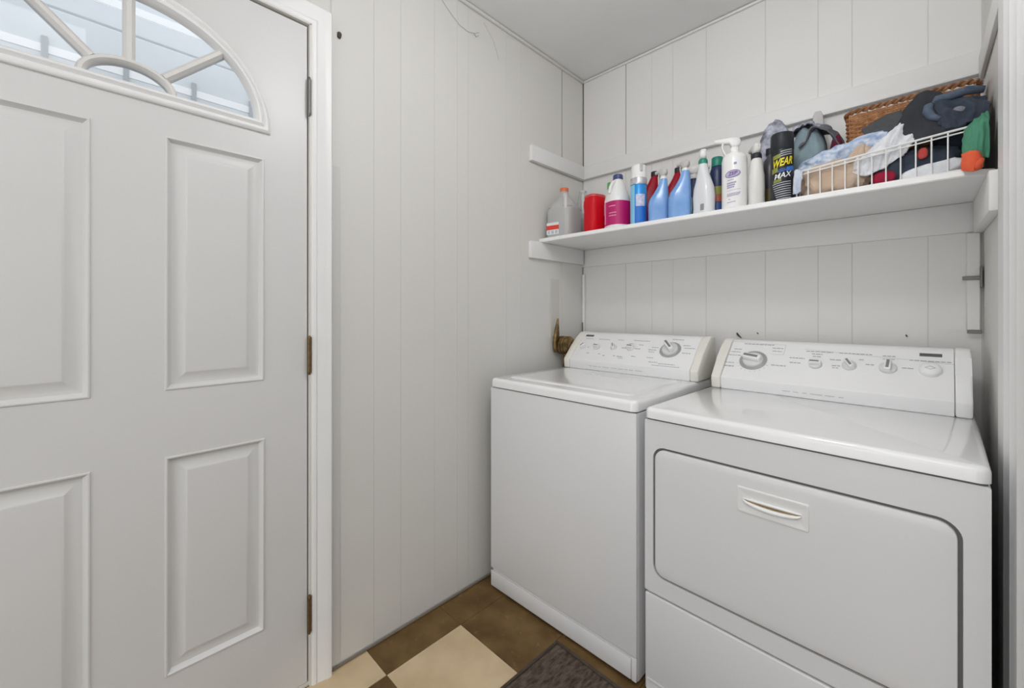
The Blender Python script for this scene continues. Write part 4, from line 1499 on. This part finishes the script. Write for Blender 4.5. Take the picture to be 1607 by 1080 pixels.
# pale grey paddle (brush handle) standing up against the wall
t = thing('brush', 'pale grey flat handled brush standing upright against the wall cleat', 'brush', (1.083, -0.060, ZS), 0.3)
bm = NB()
rings = []
for z, w, th_ in ((0.10, 0.024, 0.012), (0.20, 0.028, 0.012), (0.26, 0.034, 0.012), (0.33, 0.034, 0.012), (0.360, 0.030, 0.011), (0.374, 0.018, 0.008)):
    rings.append([(p[0] - (z - 0.1) * 0.02, p[1], z) for p in rrect(w, th_, 0.005, 4)])
loft(bm, rings)
finish(bm, 'handle', mat('pale_grey_plastic', (0.56, 0.56, 0.56), 0.45), t)
lp(lambda bm: box(bm, -0.03, 0.03, -0.014, 0.014, 0.03, 0.105, 0.005, 2), 'brush_block', mat('pale_grey_plastic', (0.56, 0.56, 0.56), 0.45), t)
lp(lambda bm: box(bm, -0.027, 0.027, -0.012, 0.012, 0.0, 0.0305, 0.002, 1), 'bristles', P['offw'], t)

# ---- wicker basket at the back
t = thing('wicker_basket', 'brown woven wicker basket at the back behind the piled clothes', 'basket', (1.318, -0.098, ZS))
bw, bd, bh = 0.300, 0.130, 0.300
M_WICK = mat('wicker', (0.50, 0.24, 0.10), 0.5, col2=(0.30, 0.125, 0.05), vscale=60, bump=0.3, bscale=500)
M_WICKD = mat('wicker_rim', (0.36, 0.17, 0.075), 0.55, col2=(0.22, 0.10, 0.045), vscale=50)


def rect_path(w, d, r, n):
    base = rrect(w, d, r, 6)
    per = []
    tot = 0
    L_ = len(base)
    seg = []
    for i in range(L_):
        a, b = Vector((*base[i], 0)), Vector((*base[(i + 1) % L_], 0))
        seg.append((a, b, (b - a).length))
        tot += (b - a).length
    out = []
    for k in range(n):
        s = tot * k / n
        for a, b, l in seg:
            if s <= l:
                p = a + (b - a) * (s / l if l else 0)
                nrm = (b - a).normalized().cross(Vector((0, 0, 1)))
                out.append((p, nrm))
                break
            s -= l
    return out


NST = 34
NP = NST * 6
path = rect_path(bw, bd, 0.030, NP)
bm = NB()
rows = 42
for k in range(rows):
    z = 0.006 + k * (bh - 0.02) / (rows - 1)
    fl = 1.0 - 0.06 * (1 - z / bh)
    ring_c = []
    for i, (p, nrm) in enumerate(path):
        off = 0.0027 * math.cos(2 * PI * (i / 12.0) + (PI if k % 2 else 0))
        ring_c.append(Vector((p.x * fl, p.y * fl, z)) + nrm * off)
    # closed tube with a four sided section
    n = len(ring_c)
    sec = []
    for i in range(n):
        nrm = path[i][1]
        c = ring_c[i]
        sec.append([bm.verts.new(c + nrm * 0.0024), bm.verts.new(c + Vector((0, 0, 0.0038))), bm.verts.new(c - nrm * 0.0024), bm.verts.new(c - Vector((0, 0, 0.0038)))])
    for i in range(n):
        j = (i + 1) % n
        for q in range(4):
            bm.faces.new((sec[i][q], sec[j][q], sec[j][(q + 1) % 4], sec[i][(q + 1) % 4]))
o = finish(bm, 'weave', M_WICK, t, smooth=60)
o['kind'] = 'stuff'
bm = NB()
for i in range(0, NP, 6):
    p, nrm = path[i]
    tube(bm, [Vector((p.x * 0.94, p.y * 0.94, 0.002)), Vector((p.x, p.y, bh - 0.004))], 0.0026, 6)
o = finish(bm, 'stakes', M_WICK, t)
o['kind'] = 'stuff'
bm = NB()
for ph in (0.0, PI):
    n = NP
    sec = []
    for i, (p, nrm) in enumerate(path):
        a = 2 * PI * i / 9.0 + ph
        c = Vector((p.x, p.y, bh)) + nrm * (0.004 * math.cos(a)) + Vector((0, 0, 0.004 * math.sin(a)))
        sec.append([bm.verts.new(c + nrm * (0.0048 * math.cos(q * PI / 3)) + Vector((0, 0, 0.0048 * math.sin(q * PI / 3)))) for q in range(6)])
    for i in range(n):
        j = (i + 1) % n
        for q in range(6):
            bm.faces.new((sec[i][q], sec[j][q], sec[j][(q + 1) % 6], sec[i][(q + 1) % 6]))
finish(bm, 'rim', M_WICKD, t)
lp(lambda bm: vbox(bm, -bw * 0.46, bw * 0.46, -bd * 0.46, bd * 0.46, 0.0, 0.006, 0.03, 0.002), 'basket_base', M_WICKD, t)

# ---- white wire basket
t = thing('wire_basket', 'white coated wire basket heaped with clothes at the right end of the shelf', 'basket', (1.062, -0.340, ZS + 0.003))
M_WIRE = mat('white_wire', (0.80, 0.80, 0.79), 0.35)
L0, DEP = 0.366, 0.150


def wz(x):
    return x * 0.010, 0.082 + x * 0.085         # bottom and rim height along the front


rim_pts, bot_pts = [], []
corner = [(0, 0), (L0, 0), (L0, DEP), (0, DEP)]
for (xa, ya), (xb, yb) in zip(corner, corner[1:] + corner[:1]):
    for k in range(8):
        f_ = k / 8
        x, y = xa + (xb - xa) * f_, ya + (yb - ya) * f_
        b_, r_ = wz(x)
        rim_pts.append((x + (0.010 if x > L0 - 0.001 else 0), y - (0.004 if y < 0.001 else 0), r_))
        bot_pts.append((x, y, b_ + 0.0025))


def closed_tube(bm, pts, r, seg=6):
    pts = [Vector(p) for p in pts]
    n = len(pts)
    rings = []
    for i in range(n):
        tt = (pts[(i + 1) % n] - pts[i - 1]).normalized()
        u = tt.cross(Vector((0, 0, 1))).normalized()
        w = u.cross(tt)
        rings.append([bm.verts.new(pts[i] + r * (math.cos(2 * PI * k / seg) * u + math.sin(2 * PI * k / seg) * w)) for k in range(seg)])
    for i in range(n):
        j = (i + 1) % n
        for q in range(seg):
            bm.faces.new((rings[i][q], rings[j][q], rings[j][(q + 1) % seg], rings[i][(q + 1) % seg]))


bm = NB()
closed_tube(bm, rim_pts, 0.0030)
finish(bm, 'rim_wire', M_WIRE, t)
bm = NB()
closed_tube(bm, [(p[0], p[1], p[2] - 0.010) for p in rim_pts], 0.0020)
finish(bm, 'second_rim_wire', M_WIRE, t)
bm = NB()
closed_tube(bm, bot_pts, 0.0024)
finish(bm, 'base_wire', M_WIRE, t)
for x in [k * L0 / 12 for k in range(13)]:
    b_, r_ = wz(x)
    e = 0.010 * (x / L0 if x > L0 - 0.001 else 0)
    bm = NB()
    tube(bm, [(x + e, -0.004, r_), (x, 0.0, b_ + 0.003), (x, DEP, b_ + 0.003), (x + e, DEP, r_)], 0.0019, 6)
    finish(bm, 'wire', M_WIRE, t)
for y in (0.05, 0.10):
    bm = NB()
    tube(bm, [(0, y, wz(0)[1]), (0, y, 0.004), (L0, y, wz(L0)[0] + 0.003), (L0 + 0.01, y, wz(L0)[1])], 0.0019, 6)
    finish(bm, 'wire', M_WIRE, t)

# ---- the clothes heaped in it
G = 'clothes heaped in the wire basket'
tag(lump('tan_garment', (1.150, -0.282, 1.567), (0.082, 0.050, 0.054), K_TAN, amp=0.34, freq=(44, 30, 24), seed=2, zmin=ZS + 0.008, ymin=-0.333),
    'tan cotton garment crumpled behind the left wires of the basket', 'clothes', G)
tag(sheet('tan_garment', [[(1.165, -0.325, 1.590), (1.19, -0.325, 1.600), (1.215, -0.322, 1.610), (1.24, -0.318, 1.600)],
                          [(1.185, -0.312, 1.618), (1.205, -0.310, 1.634), (1.22, -0.305, 1.645), (1.240, -0.300, 1.632)],
                          [(1.200, -0.295, 1.640), (1.214, -0.290, 1.665), (1.225, -0.288, 1.668), (1.245, -0.285, 1.645)]],
          K_TAN, fold=0.005, fu=2, fv=4, seed=14),
    'pointed fold of tan cloth rising beside the white knit cloth', 'clothes', G)
tag(lump('towel', (1.168, -0.245, 1.645), (0.118, 0.050, 0.036), K_BLUEW, amp=0.26, freq=(40, 34, 34), seed=6, rot=-0.24, ymin=-0.325, sub=5),
    'blue and white flecked towel rolled along the left top of the basket', 'towel', G)
tag(sheet('towel', [[(1.255, -0.30, 1.655), (1.285, -0.295, 1.668), (1.32, -0.29, 1.680), (1.345, -0.285, 1.670)],
                    [(1.255, -0.26, 1.675), (1.285, -0.255, 1.690), (1.315, -0.25, 1.700), (1.345, -0.245, 1.690)],
                    [(1.255, -0.22, 1.680), (1.285, -0.215, 1.695), (1.315, -0.21, 1.706), (1.345, -0.205, 1.690)]],
          cloth_mat('blue_check', (0.42, 0.53, 0.72), (0.16, 0.25, 0.46), 40), fold=0.008, fu=3, fv=6, seed=17),
    'blue checked cloth below the charcoal shirt, beside the flecked towel', 'clothes', G)
tag(sheet('pale_blue_cloth', [[(1.058, -0.352, 1.600), (1.064, -0.353, 1.606), (1.072, -0.353, 1.602), (1.080, -0.352, 1.596)],
                              [(1.056, -0.354, 1.570), (1.064, -0.356, 1.572), (1.070, -0.356, 1.566), (1.076, -0.354, 1.562)],
                              [(1.054, -0.350, 1.530), (1.062, -0.352, 1.528), (1.068, -0.352, 1.530), (1.074, -0.350, 1.534)]],
          cloth_mat('pale_blue_cotton', (0.62, 0.68, 0.78), (0.5, 0.56, 0.68), 20), fold=0.003, seed=23, nu=16, nv=12),
    'pale blue cloth corner hanging over the left end of the basket', 'clothes', G)
tag(sheet('white_knit_cloth', [[(1.270, -0.275, 1.655), (1.292, -0.270, 1.688), (1.315, -0.268, 1.702), (1.340, -0.270, 1.688)],
                               [(1.240, -0.300, 1.632), (1.270, -0.298, 1.660), (1.300, -0.298, 1.672), (1.338, -0.300, 1.652)],
                               [(1.208, -0.322, 1.604), (1.245, -0.323, 1.618), (1.285, -0.324, 1.632), (1.330, -0.324, 1.628)],
                               [(1.200, -0.326, 1.570), (1.230, -0.327, 1.552), (1.268, -0.327, 1.566), (1.318, -0.326, 1.598)]],
          K_WHITE, fold=0.007, fu=2.2, fv=7, seed=31, th=0.005, nu=48, nv=48),
    'white knitted cloth rising behind the front wires beside the tan garment', 'clothes', G)
tag(lump('dark_garment', (1.330, -0.268, 1.566), (0.092, 0.055, 0.048), K_NAVY, amp=0.28, freq=(30, 26, 22), seed=41, zmin=ZS + 0.008, ymin=-0.322),
    'dark navy garment filling the right half of the basket behind the wires', 'clothes', G)
tag(lump('red_cloth', (1.268, -0.318, 1.540), (0.026, 0.012, 0.018), cloth_mat('deep_red_cotton', (0.34, 0.02, 0.05), None, 20), amp=0.2, freq=(40, 40, 30), seed=43, zmin=ZS + 0.008, sub=3),
    'small deep red cloth low in the middle of the basket', 'clothes', G)
tag(lump('red_cloth', (1.350, -0.328, 1.588), (0.010, 0.006, 0.015), cloth_mat('coral_cotton', (0.55, 0.08, 0.07), None, 20), amp=0.25, freq=(60, 60, 40), seed=47, sub=3),
    'little coral red scrap on the dark garment behind the wires', 'clothes', G)
tag(lump('white_garment', (1.365, -0.318, 1.536), (0.064, 0.024, 0.020), K_WHITE, amp=0.22, freq=(20, 20, 18), seed=51, zmin=ZS + 0.007, ymin=-0.336, rot=-0.18),
    'white garment lying along the bottom right of the basket', 'clothes', G)
# black shirt with a pointed shoulder
tag(sheet('black_shirt', [[(1.235, -0.235, 1.690), (1.290, -0.235, 1.720), (1.352, -0.225, 1.795), (1.395, -0.225, 1.768)],
                          [(1.255, -0.262, 1.672), (1.300, -0.272, 1.692), (1.355, -0.276, 1.735), (1.405, -0.275, 1.715)],
                          [(1.290, -0.285, 1.655), (1.320, -0.300, 1.660), (1.360, -0.305, 1.680), (1.410, -0.305, 1.675)],
                          [(1.315, -0.315, 1.620), (1.345, -0.328, 1.616), (1.375, -0.332, 1.618), (1.420, -0.328, 1.628)]],
          K_BLACK, fold=0.006, fu=2.2, fv=3.2, seed=61, th=0.006, nu=44, nv=44),
    'black cotton shirt with a pointed fold rising above the basket rim', 'clothes', G)
tag(sheet('charcoal_shirt', [[(1.215, -0.245, 1.722), (1.245, -0.243, 1.735), (1.275, -0.241, 1.748), (1.305, -0.238, 1.752)],
                             [(1.222, -0.255, 1.700), (1.252, -0.257, 1.708), (1.282, -0.257, 1.718), (1.312, -0.255, 1.722)],
                             [(1.232, -0.262, 1.682), (1.262, -0.265, 1.684), (1.292, -0.267, 1.690), (1.322, -0.268, 1.695)]],
          K_GREY, fold=0.004, fu=2, fv=3, seed=67),
    'charcoal shirt laid in front of the wicker basket, left of the black one', 'clothes', G)
# jeans folded on top at the right
J = thing('folded_jeans', 'dark navy jeans folded on top at the right, with a faded waistband', 'jeans', (1.42, -0.24, 1.62))
J['group'] = G


def jl(rows):
    return [[(x - 1.42, y + 0.24, z - 1.62) for x, y, z in r] for r in rows]


sheet('trouser_leg', jl([[(1.365, -0.205, 1.735), (1.40, -0.195, 1.752), (1.435, -0.185, 1.755), (1.470, -0.175, 1.745)],
                         [(1.372, -0.262, 1.742), (1.405, -0.260, 1.735), (1.435, -0.255, 1.735), (1.470, -0.245, 1.728)],
                         [(1.378, -0.302, 1.700), (1.408, -0.306, 1.690), (1.438, -0.304, 1.690), (1.472, -0.295, 1.688)],
                         [(1.390, -0.318, 1.640), (1.415, -0.322, 1.640), (1.440, -0.320, 1.645), (1.472, -0.310, 1.650)]]),
      K_NAVY, J, fold=0.010, fu=3.0, fv=3.0, seed=71, th=0.008, nu=40, nv=40)
bm = NB()
tube(bm, [(-0.052, -0.012, 0.112), (-0.040, -0.030, 0.128), (-0.012, -0.034, 0.126), (0.018, -0.022, 0.134), (0.048, -0.016, 0.128)], [0.008, 0.010, 0.011, 0.0115, 0.009], 12)
finish(bm, 'waistband', K_DENIM, J, 180)
bm = NB()
tube(bm, [(-0.050, -0.022, 0.118), (-0.059, -0.036, 0.108), (-0.060, -0.052, 0.090), (-0.052, -0.064, 0.070), (-0.036, -0.074, 0.056)], [0.008, 0.011, 0.011, 0.010, 0.006], 12)
finish(bm, 'rolled_hem', K_DENIM, J, 180)
bm = NB()
bmesh.ops.create_icosphere(bm, subdivisions=2, radius=1.0)
xform(bm, Matrix.Translation((0.000, -0.067, 0.072)) @ Matrix.Rotation(0.3, 4, 'Y') @ Matrix.Diagonal((0.013, 0.005, 0.009, 1)))
finish(bm, 'pocket_patch', cloth_mat('grey_patch', (0.25, 0.26, 0.30)), J, 180)
lump('jeans_body', (0.0, 0.01, 0.045), (0.050, 0.045, 0.070), K_NAVY, J, amp=0.12, freq=(16, 16, 12), seed=77, xmax=0.055)

# green and orange garment hanging at the right end
Gm = thing('green_garment', 'green garment with an orange cuff hanging over the right end of the shelf', 'clothes', (1.44, -0.36, ZS))


def gl_(rows):
    return [[(x - 1.44, y + 0.36, z - ZS) for x, y, z in r] for r in rows]


sheet('green_cloth', gl_([[(1.428, -0.335, 1.622), (1.442, -0.345, 1.640), (1.458, -0.345, 1.655), (1.4645, -0.340, 1.660)],
                          [(1.425, -0.362, 1.598), (1.440, -0.375, 1.612), (1.456, -0.375, 1.622), (1.4645, -0.368, 1.625)],
                          [(1.424, -0.374, 1.572), (1.438, -0.388, 1.578), (1.455, -0.388, 1.582), (1.4645, -0.380, 1.585)],
                          [(1.424, -0.378, 1.545), (1.438, -0.394, 1.540), (1.452, -0.392, 1.540), (1.4645, -0.384, 1.530)]]),
      K_GREEN, Gm, fold=0.004, fu=2, fv=4, seed=81, th=0.004)
lump('green_fold', (0.022, 0.055, 0.060), (0.024, 0.050, 0.055), cloth_mat('dark_green_cotton', (0.035, 0.14, 0.095), None, 12), Gm, amp=0.12, seed=83, zmin=0.002, xmax=0.022, freq=(20, 20, 14))
sheet('orange_cuff', gl_([[(1.4205, -0.382, 1.552), (1.434, -0.398, 1.552), (1.448, -0.398, 1.548), (1.456, -0.388, 1.545)],
                          [(1.4195, -0.385, 1.530), (1.433, -0.402, 1.527), (1.447, -0.402, 1.524), (1.455, -0.392, 1.524)],
                          [(1.420, -0.385, 1.510), (1.434, -0.402, 1.500), (1.447, -0.402, 1.500), (1.454, -0.392, 1.508)]]),
      K_ORANGE, Gm, fold=0.002, fu=1.5, fv=3, seed=87, th=0.004, nu=20, nv=20)
bm = NB()
tube(bm, [Vector((0.004, -0.045, -0.010)), Vector((0.008, -0.046, 0.002)), Vector((0.013, -0.042, 0.014))], [0.005, 0.007, 0.005], 10)
finish(bm, 'cuff_roll', K_ORANGE, Gm, 180)

# ================================================================== SMALL THINGS ON THE WALLS, RUG
t = tag(lump('wall_anchor', (0.0035, -1.370, 2.048), (0.004, 0.006, 0.010), M_NAIL, amp=0.3, freq=(90, 90, 90), seed=5, sub=3, rot=0.3),
        'dark rusty anchor stub in the plank wall near the top of the door casing', 'nail')
for x, z, r, lab in ((0.795, 1.052, 0.0045, 'dark bent nail on the back wall above the left end of the dryer console'),
                     (0.869, 1.061, 0.0022, 'tiny dark nail on the back wall above the dryer timer dial'),
                     (1.314, 1.068, 0.0026, 'small dark nail on the back wall above the right half of the dryer console')):
    bm = NB()
    tube(bm, [(x, 0.0005, z), (x - r * 0.4, -0.006, z + r * 0.5), (x - r, -0.009, z + r * 2.2)], [r * 0.7, r * 0.8, r * 0.6], 8)
    if r > 0.004:
        tube(bm, [(x + 0.001, -0.003, z - 0.002), (x + 0.012, -0.007, z - 0.010)], [r * 0.8, r * 0.4], 8)
    tag(finish(bm, 'nail', M_NAIL, None), lab, 'nail', 'nails in the back wall')
bm = NB()
box(bm, 0.0055, 0.0095, -0.018, -0.014, 1.030, 1.094, 0.001, 1)
tag(finish(bm, 'metal_strip', M_NAIL), 'short dark metal strip in the back corner above the washer console', 'strip')
# cobweb strands under the ceiling
bm = NB()
web = [(-0.985, 2.395), (-0.930, 2.355), (-0.880, 2.326), (-0.835, 2.318), (-0.794, 2.330), (-0.772, 2.345)]
tube(bm, [(0.003, y, z) for y, z in web], 0.0008, 5)
tube(bm, [(0.003, -0.80, 2.327), (0.003, -0.788, 2.318), (0.003, -0.775, 2.330)], 0.0012, 5)
tube(bm, [(0.003, -0.745, 2.40), (0.003, -0.69, 2.35), (0.003, -0.655, 2.28)], 0.0005, 5)
tag(finish(bm, 'cobweb', mat('cobweb_grey', (0.42, 0.41, 0.40), 0.9)), 'grey cobweb strands sagging on the plank wall below the ceiling', 'cobweb')

# rug
t = thing('woven_rug', 'dark brown woven rug on the floor in front of the washer', 'rug', (0.447, -0.800, 0.0), math.radians(-2.0))
M_RUG = mat('rug_brown', (0.060, 0.045, 0.034), 0.95, spec=0.1, col2=(0.16, 0.125, 0.10), vscale=90, bump=0.8, bscale=260, stretch=(1, 0.35, 1))
bm = NB()
RW, RL = 0.78, 1.15
nx, ny = 120, 60
V = []
rnd = random.Random(3)
for i in range(nx + 1):
    row = []
    for j in range(ny + 1):
        x, y = RW * i / nx, -RL * j / ny
        e = min(i, nx - i, 3) / 3 * min(j, ny - j, 3) / 3
        h = 0.002 + e * (0.005 + 0.0016 * math.cos(PI * i) + 0.0006 * (rnd.random() - 0.5))
        x += 0.0015 * (rnd.random() - 0.5) if e == 0 else 0
        row.append(bm.verts.new((x, y, h)))
    V.append(row)
for i in range(nx):
    for j in range(ny):
        bm.faces.new((V[i][j], V[i + 1][j], V[i + 1][j + 1], V[i][j + 1]))
rim = [V[i][0] for i in range(nx)] + [V[nx][j] for j in range(ny)] + [V[i][ny] for i in range(nx, 0, -1)] + [V[0][j] for j in range(ny, 0, -1)]
lo = [bm.verts.new((v.co.x, v.co.y, 0.0003)) for v in rim]
for k in range(len(rim)):
    j = (k + 1) % len(rim)
    bm.faces.new((rim[k], rim[j], lo[j], lo[k]))
finish(bm, 'rug_weave', M_RUG, t, smooth=60)
bm = NB()
for a, b in (((0, 0), (RW, 0)), ((0, -RL), (RW, -RL))):
    tube(bm, [(a[0], a[1], 0.005), (b[0], b[1], 0.005)], 0.0045, 8)
for a, b in (((0, 0), (0, -RL)), ((RW, 0), (RW, -RL))):
    tube(bm, [(a[0], a[1], 0.005), (b[0], b[1], 0.005)], 0.0045, 8)
finish(bm, 'rug_binding', mat('rug_edge', (0.085, 0.065, 0.05), 0.95, var=0.3, vscale=60), t)

# hanging globe lamp that lights the laundry corner (above the picture)
t = thing('globe_lamp', 'white glowing globe lamp hanging from the ceiling above the appliances', 'lamp', (1.00, -1.25, H))
M_GLOW = bpy.data.materials.new('lamp_glow')
M_GLOW.use_nodes = True
gb_ = M_GLOW.node_tree.nodes['Principled BSDF']
gb_.inputs['Base Color'].default_value = (0.9, 0.9, 0.9, 1)
gb_.inputs['Emission Color'].default_value = (0.99, 0.99, 1.0, 1)
gb_.inputs['Emission Strength'].default_value = LAMP
lp(lambda bm: lathe(bm, [(0.0005, -0.33)] + [(0.09 * math.sin(PI * k / 16), -0.24 - 0.09 * math.cos(PI * k / 16)) for k in range(1, 15)], 32), 'globe', M_GLOW, t)
lp(lambda bm: lathe(bm, [(0.045, -0.16), (0.045, -0.14), (0.008, -0.135), (0.008, -0.02), (0.06, -0.015), (0.06, 0.0)], 24), 'stem', M_TRIM, t)

bpy.context.view_layer.update()
